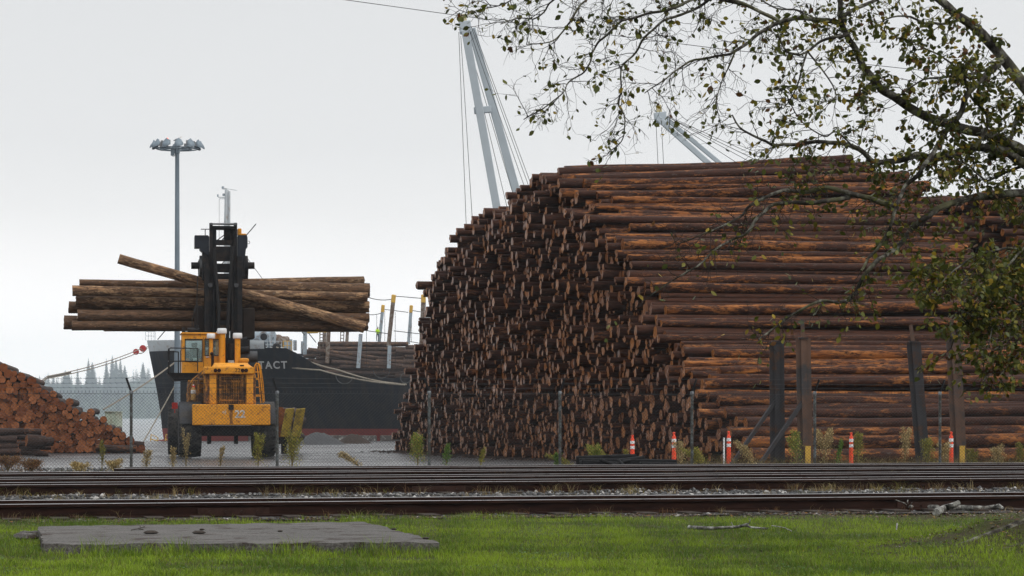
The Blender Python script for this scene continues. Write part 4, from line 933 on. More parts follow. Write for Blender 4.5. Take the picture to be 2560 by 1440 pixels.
crane([((1163, 75), (1258, 610), 1.0, -1.2), ((1179, 72), (1330, 620), 1.0, 1.2)], (1162, 58), [((1185, 277), (1228, 273), .8)], DC,
      [((1147, 80), (1167, 600)), ((1152, 90), (1184, 600)), ((1160, 72), (1290, 510)), ((1172, 70), (1320, 492)), ((1178, 66), (1330, 488)), ((1184, 72), (1336, 484)), ((1170, 110), (1268, 520))], (1345, 560), 'tall pale ship crane with twin jib legs rising behind the log deck peak')
crane([((1645, 296), (1890, 514), .7, -.9), ((1660, 292), (1910, 500), .55, .9)], (1650, 285), [], DC+12,
      [((1640, 306), (1646, 430)), ((1654, 318), (1660, 430)), ((1664, 290), (1880, 395)), ((1668, 292), (1900, 405)), ((1672, 294), (1870, 402)), ((1676, 300), (1850, 412)), ((1668, 290), (1915, 400))], (1930, 470), 'lower pale ship crane with its jib slanting out behind the log deck top')
# mooring lines with red rat guards
def line(pts, r, lab, sag=.0): return wire(pts, r, lab, ROPE, 'mooring_rope', 'mooring ropes of the ship', sag, 'rope')
line([(368, 866, 303), (352, 872, 298), (118, 941, 225), (60, 958, 205)], .055, 'mooring rope running from the bow through the red discs', .3); line([(368, 870, 303), (345, 882, 298), (118, 946, 225), (50, 965, 205)], .055, 'lower mooring rope running from the bow through the red discs', .3)
line([(436, 907, 300), (258, 1024, 270)], .09, 'mooring rope stretched from the bow down behind the red-ended pile', .2); line([(442, 955, 301), (356, 1108, 284)], .08, 'steep mooring rope running down from the bow to the quay', .1)
line([(691, 868, 295.6), (850, 926, 291), (1016, 961, 287.5)], .10, 'upper mooring rope slanting across the black hull', .3); line([(610, 893, 296), (800, 925, 292), (1012, 962, 287.5)], .10, 'lower mooring rope slanting across the black hull', .3)
for px, py, rr, D in ((357, 871, .40, 300), (340, 879.5, .36, 297)):
    q = P(px, py, D); t = MB(); t.lathe([(.06, -.03), (rr, -.03), (rr, .03), (.06, .03)], 'y', q, 22); o = t.build('rat_guard', mat('red disc paint', (.35, .02, .02), .5))
    tag(o, 'red rat guard disc on the mooring rope at the bow' if px > 350 else 'smaller red rat guard disc farther down the bow rope', 'rat guard', 'rat guards on the bow rope')
wire([(176, 932, 243), (156, 937, 237), (120, 944, 226)], .10, 'dark chafing sleeve on the bow mooring rope', BLK, 'rope_sleeve', None, 0, 'sleeve')
# stevedores on the deck cargo
def stevedore(p, lab, sc=1.):
    me = bpy.data.meshes.new('person'); bmx = bmesh.new(); J = {}
    pts = dict(pel=(0, 0, .95), che=(0, 0, 1.32), nec=(0, 0, 1.5), hea=(0, -.01, 1.6), het=(0, -.01, 1.76), ls=(-.2, 0, 1.43), rs=(.2, 0, 1.43), le=(-.27, -.05, 1.15), re=(.28, -.06, 1.15), lw=(-.1, -.22, 1.05), rw=(.1, -.22, 1.05), lh=(-.1, 0, .9), rh=(.1, 0, .9), lk=(-.12, -.02, .5), rk=(.13, -.02, .5), la=(-.13, .02, .07), ra=(.16, .02, .07), lt=(-.13, -.16, .04), rt=(.17, -.16, .04))
    rad = dict(pel=.15, che=.17, nec=.06, hea=.095, het=.07, ls=.075, rs=.075, le=.055, re=.055, lw=.045, rw=.045, lh=.1, rh=.1, lk=.07, rk=.07, la=.05, ra=.05, lt=.045, rt=.045)
    for k, v in pts.items(): J[k] = bmx.verts.new(v)
    for a, b in ('pel che', 'che nec', 'nec hea', 'hea het', 'che ls', 'che rs', 'ls le', 'rs re', 'le lw', 're rw', 'pel lh', 'pel rh', 'lh lk', 'rh rk', 'lk la', 'rk ra', 'la lt', 'ra rt') and [s.split() for s in ('pel che', 'che nec', 'nec hea', 'hea het', 'che ls', 'che rs', 'ls le', 'rs re', 'le lw', 're rw', 'pel lh', 'pel rh', 'lh lk', 'rh rk', 'lk la', 'rk ra', 'la lt', 'ra rt')]: bmx.edges.new((J[a], J[b]))
    bmx.to_mesh(me); bmx.free(); o = bpy.data.objects.new('person', me); COL.objects.link(o)
    md = o.modifiers.new('skin', 'SKIN'); o.modifiers.new('sub', 'SUBSURF').levels = 1
    for i, k in enumerate(pts): me.skin_vertices[0].data[i].radius = (rad[k], rad[k]); me.skin_vertices[0].data[i].use_root = k == 'pel'
    dg = bpy.context.evaluated_depsgraph_get(); dg.update(); nm = bpy.data.meshes.new_from_object(o.evaluated_get(dg)); bpy.data.objects.remove(o)
    for c in (('dark work trousers', (.04, .05, .07)), ('hi-vis lime jacket', (.45, .75, .02)), ('skin', (.4, .22, .15))): nm.materials.append(bpy.data.materials.get(c[0]) or mat(c[0], c[1], .7, var=.1))
    for f in nm.polygons: z = f.center.z; y = f.center.y; f.material_index = 2 if (z > 1.5 or (y < -.19 and .98 < z < 1.12)) else (1 if z > 1.0 else 0)
    r = link('person', nm); r.location = p; r.scale = (sc,)*3; tag(r, lab, 'person', 'stevedores on the ship deck cargo'); r.rotation_euler = (0, 0, .5)
    h = MB().lathe([(.17, -.02), (.135, 0), (.13, .06), (.09, .12), (.02, .14)], c=(0, -.01, 1.72), n=14); h.build('hard_hat', HW, r, smooth=True, world=False)
stevedore(P(944, 853, SF-1), 'person in lime hi-vis jacket and white hard hat on the ship logs', 1.0); stevedore(P(1075, 858, SF-1), 'person in lime hi-vis jacket half hidden behind the tall log deck', 1.)
# ---------------------------------------------------------------- high mast lamp with gull
DM = 140.; GALV = mat('galvanised grey steel', (.17, .21, .245), .5, metal=.2, var=.12, scale=1.5)
GAL2 = mat('dull zinc', (.20, .21, .22), .55, metal=.3, var=.2, scale=6)
B = P(443, 0, DM); hm = thing('light_mast', 'tall grey high-mast floodlight pole behind the log stacker', 'light mast', (B.x, DM, g(DM)))
zt = P(443, 372, DM).z
MB().tube([(B.x, DM, g(DM)), (B.x, DM, P(443, 800, DM).z), (B.x, DM, zt)], [.19, .15, .115], 18).build('pole', GALV, hm, smooth=True)
MB().lathe([(.34, 0), (.34, .04), (.2, .06)], c=(B.x, DM, g(DM)), n=16).build('base_flange', GALV, hm)
m = MB(); R_ = 1.15
m.tube([(B.x+R_*math.cos(a), DM+R_*math.sin(a), zt) for a in [2*math.pi*i/28 for i in range(29)]], .035, 6); m.tube([(B.x+.7*math.cos(a), DM+.7*math.sin(a), zt-.02) for a in [2*math.pi*i/28 for i in range(29)]], .03, 6)
for i in range(6): a = math.pi*i/3; m.bar((B.x, DM, zt), (B.x+R_*math.cos(a), DM+R_*math.sin(a), zt), .05, .05)
m.cyl((B.x, DM, zt-.25), (B.x, DM, zt+.35), .15, n=14); m.box((B.x-.32, DM-.3, zt-.4), (B.x-.14, DM-.1, zt)); m.build('lamp_ring', GALV, hm)
for i in range(12):
    a = 2*math.pi*i/12+.2; c, s_ = math.cos(a), math.sin(a); q = Vector((B.x+1.25*c, DM+1.25*s_, zt+.12)); o_ = Vector((c, s_, 0))
    m = MB(); k = 10; vs = []
    for t_, r in ((0, .22), (.08, .22), (.2, .15), (.24, .05)):
        for j in range(k): b = 2*math.pi*j/k; vs.append(q+o_*(.1+.0*t_)+Vector((-s_*r*math.cos(b)*1.1+c*r*math.sin(b)*.8, c*r*math.cos(b)*1.1+s_*r*math.sin(b)*.8, t_-.12*math.sin(b))))
    m.add(vs, [(u*k+j, u*k+(j+1) % k, (u+1)*k+(j+1) % k, (u+1)*k+j) for u in range(3) for j in range(k)]+[tuple(range(k))[::-1], tuple(range(3*k, 4*k))]); f = m.build('floodlight', GALV, hm, smooth=True)
    MB().bar(q-o_*.25+Vector((0, 0, .03)), q-o_*.25+Vector((0, 0, .27)), .13, .16).build('ballast_box', GAL2, f)
q = P(418, 349, DM); m = MB().tube([(q.x, DM, q.z), (q.x, DM, zt)], .015, 5); m.build('beacon_stem', RL, hm)
t = NT('lit red beacon'); t.set(t.b, 'Emission Color', (1, .16, .06, 1)); t.set(t.b, 'Emission Strength', 2.2)
MB().lathe([(.03, -.08), (.07, -.05), (.08, .04), (.03, .1)], c=q, n=12).build('beacon', t.fin((.8, .1, .05), .3), hm)
m = MB(); q = P(435, 387, DM); m.tube([(q.x+.09*math.cos(a), DM-.25, q.z+.12*math.sin(a)) for a in [i*math.pi/6 for i in range(13)]], .012, 5); m.build('cable_loop', RL, hm)
q = P(443, 347.5, DM); gw, gg = mat('gull white', (.7, .7, .7), .7), mat('gull grey back', (.22, .23, .25), .7)
gu = thing('gull', 'small grey and white gull perched on top of the light mast', 'gull', (q.x, DM-.1, zt+.35))
bz = zt+.45-q.z
m = MB().tube([(q.x-.14, DM-.1, zt+.43), (q.x-.05, DM-.1, zt+.47), (q.x+.06, DM-.1, zt+.52), (q.x+.13, DM-.1, zt+.56), (q.x+.15, DM-.1, zt+.63), (q.x+.19, DM-.1, zt+.65), (q.x+.22, DM-.1, zt+.64)], [.015, .06, .085, .07, .045, .045, .01], 10); m.build('body', gw, gu, smooth=True)
for s_ in (-1, 1): MB().tube([(q.x+.09, DM-.1+s_*.07, zt+.55), (q.x-.02, DM-.1+s_*.075, zt+.51), (q.x-.2, DM-.1+s_*.04, zt+.43)], [.02, .045, .008], 8).build('wing', gg, gu, smooth=True); MB().cyl((q.x+.02, DM-.1+s_*.03, zt+.35), (q.x+.02, DM-.1+s_*.03, zt+.47), .008, n=5).build('leg', YEL, gu)
MB().tube([(q.x+.21, DM-.1, zt+.645), (q.x+.27, DM-.1, zt+.63)], [.014, .004], 6).build('beak', YEL, gu)
# overhead cable
pts = [P(300, -60, 150), P(866, 0, 150), P(1140, 38, 150), P(1260, 54, 150), P(1800, 122, 150), P(3000, 250, 150)]
tag(MB().tube(pts, .02, 5).build('overhead_cable', RL), 'thin overhead cable crossing the sky behind the branches', 'cable')

# ---------------------------------------------------------------- chain link fence
FY = lambda x: 57.0+RS*x*.62
fpx = [-60, 328, 693, 1073, 1400, 1730, 2037, 2350, 2670]
def fx(px):                                              # ground point on the fence line below a pixel column
    k = (px-1280)/FP; return 57.0*k/(1-RS*.62*k)
fxs = [fx(p) for p in fpx]; FT = 1.78
fence = thing('chain_link_fence', 'chain link fence with barbed wire between the railway tracks and log yard', 'fence', (0, 57, 0))
FW = mat('chain link wire', (.05, .052, .055), .5, metal=.4, var=.2, scale=9); FPT = mat('galvanised fence post', (.15, .165, .165), .55, metal=.4, var=.3, scale=14, dirt=(.07, .065, .055), damt=.45, dscale=8)
fd = Vector((1, RS*.62, 0)).normalized(); fnv = Vector((-fd.y, fd.x, 0))
for i, x in enumerate(fxs):
    q = Vector((x, FY(x), g(FY(x))-.05)); po = MB().cyl(q, Vector((x, q.y, FT+.02)), .033, n=12).build('post', FPT, fence, smooth=True)
    MB().lathe([(.042, -.03), (.042, .03), (.03, .05)], c=(x, q.y, FT), n=12).build('post_cap', GAL2, po)
    sgn = -1 if x < 1 else 1
    MB().bar((x, q.y, FT+.02), (x+sgn*.10, q.y-.06, FT+.33), .05, .03).build('barb_arm', BLK, po)
tx = Vector((0, .04, 0))
MB().tube([Vector((x, FY(x)-.045, FT-.02+.006*math.sin(x*3))) for x in fr(fxs[0], fxs[-1], 60)],   .004, 5).build('tension_wire', FW, fence)
for k, dz in enumerate((.12, .22, .33)):
    m = MB(); f = dz/.33; w = []
    for i in range(len(fxs)-1):
        for j in range(6): u = j/6; x = fxs[i]+(fxs[i+1]-fxs[i])*u; w.append(Vector((x, FY(x)-.06*f, FT+dz-.012*4*u*(1-u)*(1+.4*math.sin(i*2.3+k)))))
    m.tube(w, .003, 4); x = fxs[0]
    while x < fxs[-1]-.1:
        y = FY(x)-.06*f; z = FT+dz-.008
        for a in (.7, 2.3, -.6): m.add([(x-.002, y, z), (x+.002, y, z+.003), (x+.035*math.cos(a), y-.01, z+.035*math.sin(a)), (x-.03*math.cos(a), y+.01, z-.03*math.sin(a))], [(0, 1, 2), (0, 1, 3)])
        x += .125
    m.build('barbed_wire', FW, fence)
V = []; F = []; p_ = .078; W_ = fxs[-1]-fxs[0]; H_ = FT+.0; r = .0030
def seg(x0, z0, x1, z1, off):
    n = len(V); d = math.hypot(x1-x0, z1-z0); nx, nz_ = -(z1-z0)/d*r, (x1-x0)/d*r
    for x, z in ((x0, z0), (x1, z1)):
        y = FY(x)-.04+off
        for a, b in ((nx, 0.), (-nx*.5, .87*r), (-nx*.5, -.87*r)): V.append((x+a, y+b, z+(nz_ if a == nx else -nz_*.5)))
    F.extend([(n, n+1, n+4, n+3), (n+1, n+2, n+5, n+4), (n+2, n, n+3, n+5)])
k = 0; x = fxs[0]-H_
while x < fxs[-1]:
    for s_ in (1, -1):
        xa, za, xb, zb = (x, .02, x+H_, H_) if s_ > 0 else (x+H_, .02, x, H_)
        # wires broken at the ends of the run; the top twists stick up
        t0 = max(0, (fxs[0]-min(xa, xb))/H_) if min(xa, xb) < fxs[0] else 0; t1 = min(1, (fxs[-1]-min(xa, xb))/H_)
        if s_ < 0: t0, t1 = 1-t1, 1-t0
        if t1 > t0:
            q0 = (xa+(xb-xa)*t0, za+(zb-za)*t0); q1 = (xa+(xb-xa)*t1, za+(zb-za)*t1); seg(*q0, *q1, .002*s_)
            if t1 >= .999: seg(q1[0], q1[1], q1[0]+.006*s_, q1[1]+.05, .002*s_)
    x += p_
mesh = npmesh('chain_mesh', np.array(V)-np.array([0, 57, 0]), np.array(F), FW, parent=fence); tag(mesh, kind='stuff')

# ---------------------------------------------------------------- steel bookend posts, delineators
STL = mat('dark pitted steel', (.035, .033, .035), .6, var=.35, scale=2, dirt=(.07, .035, .02), damt=.36, dscale=2)
STR = mat('rusting painted steel', (.095, .052, .034), .65, var=.35, scale=1.6, dirt=(.04, .036, .036), damt=.42, dscale=1.4)
def bookend(px_top, px_bot, y_top, y_sh, D, w, m_, brace, lab, yel):
    zb = g(D); a = P(px_bot, 0, D); a = Vector((a.x, D, zb)); s_ = P(px_bot+(px_top-px_bot)*.78, y_sh, D); tpp = P(px_top, y_top, D); n = w*D/FP
    t = thing('steel_post', lab, 'post', a, group='steel bookend posts in front of the log deck')
    d = (s_-a).normalized(); e = Vector((1, 0, 0)); h = n/2; b_ = MB()
    for s2 in (-1, 1): b_.bar(a+e*s2*(h-.02), s_+e*s2*(h-.02), .035, n*.95, up=(1, 0, 0))
    b_.bar(a+Vector((0, -n*.3, 0)), s_+Vector((0, -n*.3, 0)), n-.08, .03, up=(0, 1, 0)); b_.build('column', m_, t)
    MB().bar(s_-d*.3, tpp, n*.42, n*.42, up=(0, 1, 0)).build('upper_stub', STR, t)
    MB().box((s_.x-n*.56, D-n*.5, s_.z-.02), (s_.x+n*.56, D+n*.5, s_.z+.03)).build('cap_plate', STL, t)
    if brace: k = P(px_bot-4, 1000, D); f = Vector((k.x-1.25, D-.5, zb)); MB().bar(k, f, .09, .09).build('brace', STL, t); MB().box((f.x-.2, f.y-.2, zb), (f.x+.2, f.y+.2, zb+.03)).build('foot_plate', STL, t)
    if yel: MB().box((a.x-.02, D-n*.62, zb), (a.x+h+.01, D-n*.4, zb+.55)).build('yellow_marker', YEL, t)
bookend(1941, 1944, 812, 855, 66, 21, STL, True, 'dark steel bookend post with brace and grey stub, left of the braced pair', 0)
bookend(2006, 2014, 798, 846, 65.5, 21, STR, True, 'brown braced steel bookend post with a yellow foot', 1)
bookend(2277, 2308, 812, 855, 68, 20, STL, False, 'dark steel bookend post leaning, without brace', 0)
bookend(2379, 2399, 798, 845, 66.5, 21, STR, False, 'rusty brown steel bookend post leaning, with yellow foot', 1)
ORB = mat('orange delineator plastic', (.78, .07, .025), .45, var=.1, scale=5); RFB = mat('white reflective band', (.72, .72, .72), .35, var=.12, scale=9)
def delineator(px, ytop, D, lab):
    x = P(px, 0, D).x; z0 = g(D); h = P(px, ytop, D).z-z0
    t = thing('traffic_delineator', lab, 'delineator', (x, D, z0), group='orange traffic delineators along the fence')
    MB().lathe([(.2, 0), (.2, .03), (.12, .06), (.07, .07)], c=(x, D, z0), n=8).build('base', BLK, t)
    MB().lathe([(.06, .07), (.055, h*.55), (.05, h*.86), (.03, h*.9), (.028, h*.95), (.036, h*.96), (.036, h*.99), (.015, h)], c=(x, D, z0), n=16).build('tube', ORB, t, smooth=True)
    for f in (.56, .72): MB().lathe([(.058, h*f), (.058, h*(f+.09))], c=(x, D, z0), n=16).build('band', RFB, t, smooth=True)
for px, yt, D, lb in ((1581, 1087, 66, 'orange delineator behind the heap of charred timber'), (1685, 1080, 64, 'orange delineator at the right end of the charred timber'), (1822, 1078, 66, 'orange delineator in front of the log deck corner'), (2128, 1081, 67, 'orange delineator between the two pairs of steel posts'), (2378, 1079, 65, 'orange delineator beside the leaning rusty post')): delineator(px, yt, D, lb)
MB0 = MB(); x = P(1810, 0, 70).x; MB0.cyl((x, 70, g(70)), (x, 70, g(70)+.75), .025, n=8); tag(MB0.build('marker_stake', RFB), 'short white marker stake beside the log deck corner', 'stake')
# charred timber heap on the last track
CHAR = mat('charred timber', (.012, .012, .013), .7, var=.5, scale=7)
rr = random.Random(3)
def beam(p0, p1, w, h, lab='charred black timber in the heap beside the last track'):
    o = MB().bar(p0, p1, w, h).build('charred_timber', CHAR, bevel=.02); tag(o, lab, 'timber', 'charred timbers heaped beside the last track')
DT = 56.2
for x0, y0, x1, y1, w, h, dd in ((1442, 1153, 1590, 1148, .22, .16, .6), (1448, 1160, 1690, 1163, .25, .18, .35), (1452, 1161, 1560, 1166, .2, .14, .1), (1500, 1152, 1545, 1167, .08, .06, 0), (1530, 1165, 1575, 1152, .06, .05, 0), (1470, 1157, 1520, 1163, .05, .04, .05), (1540, 1158, 1610, 1150, .16, .12, .4), (1580, 1156, 1660, 1159, .2, .12, .7), (1560, 1166, 1545, 1151, .07, .05, -.05), (1600, 1163, 1692, 1165, .14, .1, .1)):
    beam(P(x0, y0-2, DT+dd+RS*1.5), P(x1, y1-2, DT+dd+RS*2.5), w, h*1.25, ('thin charred black stick leaning in the heap beside the last track' if w < .1 else ('broad charred black timber in the heap beside the last track' if w > .19 else 'charred black plank in the heap beside the last track')))
# yellow leaning bunk plates with a few logs, gravel mound, pale box, orange quay rails
YB = mat('mossy yellow steel', (.42, .29, .035), .6, var=.2, scale=2.5, dirt=(.2, .14, .03), damt=.4, dscale=4)
D = 112.; bt = thing('log_bunk', 'pair of leaning yellow steel bunk plates beside the log stacker', 'log bunk', P(720, 1095, D))
for x0 in (701, 728):
    a, b, c, d = P(x0, 1092, D), P(x0+22, 1092, D), P(x0+35, 1020, D), P(x0+13, 1022, D); MB().prism([(v.x, v.z) for v in (a, b, c, d)], D-.1, D+.25).build('plate', YB, bt, bevel=.03)
m = MB(); a, b = P(697, 1138, D), P(741, 1093, D); m.box((a.x, D-.05, b.z-.3), (b.x, D+.4, b.z)); m.box((a.x+.1, D, g(D)), (a.x+.35, D+.3, b.z-.3)); m.box((b.x-.35, D, g(D)), (b.x-.1, D+.3, b.z-.3)); m.build('frame', BLK, bt)
me = log_mesh('log', 6., .2, .18, [BARKL, ENDL], 12, 4, 610)
for px, py in ((702, 1028), (714, 1032), (703, 1050), (696, 1068), (712, 1072), (702, 1090), (718, 1094), (722, 1052)): tag(put_log(me, P(px, py, D+.6), (.02, 1, 0), roll=px), 'short log stacked behind the yellow bunk plates', 'log', 'logs behind the bunk plates')
def heap(name, px0, px1, pk, ytop, D, m_, lab, cat):
    xa, xb = P(px0, 0, D).x, P(px1, 0, D).x; zt_ = P(pk, ytop, D).z-g(D); V = []; n = 30
    for j in range(13):
        for i in range(n+1):
            u = i/n*2-1; v = j/12*2-1; r = max(0, 1-math.hypot(u, v)); V.append((xa+(xb-xa)*i/n, D+v*3.2, g(D+v*3.2)-.05+zt_*min(1, 1.25*r)**.9*(1+.2*noise.noise((u*5, v*5, 1)))))
    tag(npmesh(name, V, [(j*(n+1)+i, j*(n+1)+i+1, (j+1)*(n+1)+i+1, (j+1)*(n+1)+i) for j in range(12) for i in range(n)], m_, smooth=True), lab, cat, kind='stuff')
heap('gravel_heap', 730, 865, 785, 1080, 185, mat('dark wet gravel', (.05, .05, .052), .8, var=.4, scale=6, bump=.6), 'low dark gravel heap in front of the black hull', 'gravel heap')
heap('bark_heap', 838, 930, 868, 1084, 200, mat('bark litter', (.03, .02, .015), .9, var=.5, scale=4, bump=.6), 'flat dark bark heap by the quay kerb', 'bark heap')
for bx, sx_ in ((985, 120), (1330, 300), (60, 60)): pass
D = 150.; a, b = P(262, 1090, D), P(293, 1031, D); bx = thing('equipment_box', 'pale green metal box standing behind the red-ended pile', 'box', (a.x, D, g(D)))
PGN = mat('pale green box paint', (.34, .38, .30), .55, var=.12, scale=2, dirt=(.2, .16, .1), damt=.38)
MB().box((a.x, D, g(D)), (b.x, D+2, b.z)).build('shell', PGN, bx, bevel=.03); MB().box((b.x-.12, D-.04, g(D)), (b.x+.02, D-.003, b.z)).build('corner_post', PGN, bx); MB().box((a.x-.03, D-.05, b.z), (b.x+.04, D+2.04, b.z+.06)).build('lid', PGN, bx)
for k, (x0, x1) in enumerate(((375, 395), (412, 436))):
    D = 284.; m = MB()
    for pts in ([(x0, 1112), (x0+3, 1086), (x1, 1094), (x1-2, 1112)], [(x0+2, 1098), (x1-1, 1102)]): m.tube([P(px, py, D) for px, py in pts], .07, 6)
    tag(m.build('quay_railing', YEL), 'bent yellow railing at the quay edge below the bow' if k == 0 else 'bent yellow railing beside the bow and the stacker wheel', 'railing')
# bark litter round the decks
# ---------------------------------------------------------------- lawn grass
def m_leafcol(name, rough=.55, trans=.25):
    t = NT(name); a = t.n('ShaderNodeAttribute', attribute_name='col').outputs['Color']
    t.set(t.b, 'Specular IOR Level', .2); t.fin(a, rough)
    tr = t.n('ShaderNodeBsdfTranslucent', {0: a}); mx = t.n('ShaderNodeMixShader', {0: trans}); 
    t.t.links.new(t.b.outputs[0], mx.inputs[1]); t.t.links.new(tr.outputs[0], mx.inputs[2])
    t.t.links.new(mx.outputs[0], t.t.nodes['Material Output'].inputs[0]); return t.m
GRASS = m_leafcol('grass blade', .45, .3); LEAFM = m_leafcol('tree leaf', .42, .3); WEEDM = m_leafcol('weed foliage', .7, .2)
def n2(x, y, s, o):                                      # cheap smooth noise on arrays
    return (np.sin(x*s*1.3+o)+np.sin(y*s*1.7+o*2.1)+np.sin((x+y)*s*.9+o*.7)+np.sin((x-y*1.3)*s*2.1+o*1.9)*.6+np.sin((x*.7+y)*s*3.3+o)*.4)/4
def blades(x, y, z, h, w, col, lean=.35, seed=0):
    n = len(x); rg = np.random.default_rng(seed); th = rg.uniform(0, 6.28, n); ph = rg.uniform(0, 6.28, n)
    dx, dy = np.cos(th)*w/2, np.sin(th)*w/2; lx, ly = np.cos(ph)*h*lean*rg.random(n), np.sin(ph)*h*lean*rg.random(n)
    V = np.zeros((n, 5, 3)); base = np.stack([x, y, z], 1)
    for k, (sx, f, ww) in enumerate(((-1, 0, 1), (1, 0, 1), (1, .55, .75), (-1, .55, .75), (0, 1, 0))):
        V[:, k, 0] = x+sx*dx*ww+lx*f*f; V[:, k, 1] = y+sx*dy*ww+ly*f*f; V[:, k, 2] = z+h*f*(1-.25*lean*f)
    i = np.arange(n)[:, None]*5; F = np.concatenate([i+[0, 1, 2], i+[0, 2, 3], i+[3, 2, 4]], 1).reshape(-1, 3)
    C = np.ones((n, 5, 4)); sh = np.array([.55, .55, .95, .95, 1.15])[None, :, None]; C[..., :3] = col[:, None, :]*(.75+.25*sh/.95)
    return V.reshape(-1, 3), F, C.reshape(-1, 4)
N = 380000
D_ = 1/RNG.uniform(1/34.5, 1/18., N); k_ = RNG.uniform(-.235, .235, N); gx_ = k_*D_; gy_ = D_
edge = 31.75+RS*gx_
raw = n2(gx_, gy_, 1.1, 0)+.5*n2(gx_, gy_, 4.3, 5)
right = np.clip((gx_-1.0)/4, 0, 1)
bare = np.clip((gy_-(edge-.25-1.5*right-.9*right*right))*1.1, -1, 2)+raw*.7   # bare litter strip along the ballast, wider to the right
mnd = ((gx_-5.35)/1.5)**2+((gy_-24.)/1.15)**2
bare = np.where(mnd < 1.6, np.maximum(bare, .62-mnd*.3+raw*.8), bare)
left = (n2(gx_, gy_, 2.3, 9)+.6*n2(gx_, gy_, 6.1, 2)+.35*n2(gx_, gy_, 15., 6)) > .62
inside = np.array([inpoly(a, b, padpoly) for a, b in zip(gx_, gy_)])
keep = (gy_ < edge+.25) & ~inside & (RNG.random(N) > np.clip(bare*1.1, .0, .93)) & ~(left & (RNG.random(N) < .75))
gx_, gy_, raw, bare = gx_[keep], gy_[keep], raw[keep], bare[keep]; n = len(gx_)
gz_ = np.array([zl(a, b)+mound(a, b)+.015 for a, b in zip(gx_, gy_)])
tall = np.clip(n2(gx_, gy_, 3.1, 3)+.7*n2(gx_, gy_, 7.7, 8)+.4, 0, 1.4)
h = (.022+.045*RNG.random(n)**1.5)*(.75+.8*tall)
slab = np.array([c4[0].lerp(c4[1], t_) for t_ in np.linspace(0, 1, 9)])
nearfront = (np.abs(gy_-np.interp(gx_, slab[:, 0], slab[:, 1])) < .55) & (gx_ > slab[0, 0]-.4) & (gx_ < slab[-1, 0]+.2)
fe = np.interp(gx_, slab[:, 0], slab[:, 1])-gy_; h = np.where(nearfront, h*1.5, h); h = np.where(nearfront & (fe > 0) & (fe < .22), h*(1.2+1.1*np.clip(n2(gx_, gy_, 5., 2)+.5, 0, 1)), h); h = np.where((edge[keep]-gy_ < .5) & (gx_ < 1.5), h*1.5, h)
ca, cb, cc, cd = np.array([.065, .12, .008]), np.array([.235, .335, .018]), np.array([.20, .20, .055]), np.array([.10, .07, .03])
f = np.clip(.48+.9*n2(gx_, gy_, 1.3, 1)+.6*n2(gx_, gy_, 6.5, 4)+RNG.normal(0, .28, n), 0, 1)[:, None]; col = ca*(1-f)+cb*f
dry = (RNG.random(n) < .12+.3*np.clip(bare, 0, 1)+.45*np.clip(n2(gx_, gy_, 2.9, 12)-.35, 0, 1))[:, None]; col = np.where(dry, cc*RNG.uniform(.4, 1., (n, 1)), col); col = np.where((RNG.random(n) < .03)[:, None], cd, col)
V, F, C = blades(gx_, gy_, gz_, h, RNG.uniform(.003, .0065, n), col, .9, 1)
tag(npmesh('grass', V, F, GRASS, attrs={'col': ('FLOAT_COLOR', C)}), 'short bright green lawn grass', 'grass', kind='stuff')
# clover and moss cushions: low round leaves
n = 26000; D_ = 1/RNG.uniform(1/32, 1/18., n); x = RNG.uniform(-.23, .23, n)*D_; y = D_; kp = (y < 31.7+RS*x) & (n2(x, y, 1.9, 7)+.5*n2(x, y, 5, 1) > .28) & ~np.array([inpoly(a, b, padpoly) for a, b in zip(x, y)]); x, y = x[kp], y[kp]; n = len(x)
z = np.array([zl(a, b)+mound(a, b) for a, b in zip(x, y)])+RNG.uniform(.015, .04, n); r = RNG.uniform(.008, .018, n); V = np.zeros((n, 4, 3)); th = RNG.uniform(0, 6.28, n)
for k in range(4): a = th+k*np.pi/2; V[:, k] = np.stack([x+r*np.cos(a), y+r*np.sin(a), z+r*.5*np.cos(a*2+th)], 1)
C = np.ones((n, 4, 4)); C[..., :3] = (np.array([.06, .12, .02])*RNG.uniform(.6, 1.5, (n, 1)))[:, None]
tag(npmesh('clover', V.reshape(-1, 3), np.arange(n*4).reshape(-1, 4), GRASS, attrs={'col': ('FLOAT_COLOR', C.reshape(-1, 4))}), 'low clover and moss growing in the lawn', 'clover', kind='stuff')
# fallen leaves and bark bits near the first track and on the slab
n = 5200; x = RNG.uniform(-8, 9, n); y = 31.75+RS*x-np.abs(RNG.normal(0, 1., n))*(.25+.75*np.clip((x-1)/4, 0, 1))+.5*RNG.random(n)
q = RNG.integers(0, n, 700); 
mx_ = RNG.normal(5.35, 1.1, 1600); my_ = RNG.normal(24., .8, 1600); x = np.hstack([x, mx_]); y = np.hstack([y, my_]); n = len(x)
z = np.array([zl(a, b)+mound(a, b) for a, b in zip(x, y)])+.025+.02*RNG.random(n); r = RNG.uniform(.01, .035, n); th = RNG.uniform(0, 6.28, n); V = np.zeros((n, 4, 3))
for k in range(4): a = th+k*np.pi/2; rr_ = r*(1 if k % 2 else .45); V[:, k] = np.stack([x+rr_*np.cos(a), y+rr_*np.sin(a), z+RNG.uniform(-.006, .012, n)], 1)
pal = np.array([[.09, .05, .03], [.05, .03, .02], [.16, .12, .09], [.20, .10, .02], [.03, .025, .02], [.22, .20, .17]]); C = np.ones((n, 4, 4)); C[..., :3] = pal[RNG.choice(6, n, p=[.32, .25, .14, .06, .15, .08])][:, None]
tag(npmesh('leaf_litter', V.reshape(-1, 3), np.arange(n*4).reshape(-1, 4), WEEDM, attrs={'col': ('FLOAT_COLOR', C.reshape(-1, 4))}), 'brown leaf litter and bark bits beside the first track', 'leaf litter', kind='stuff')
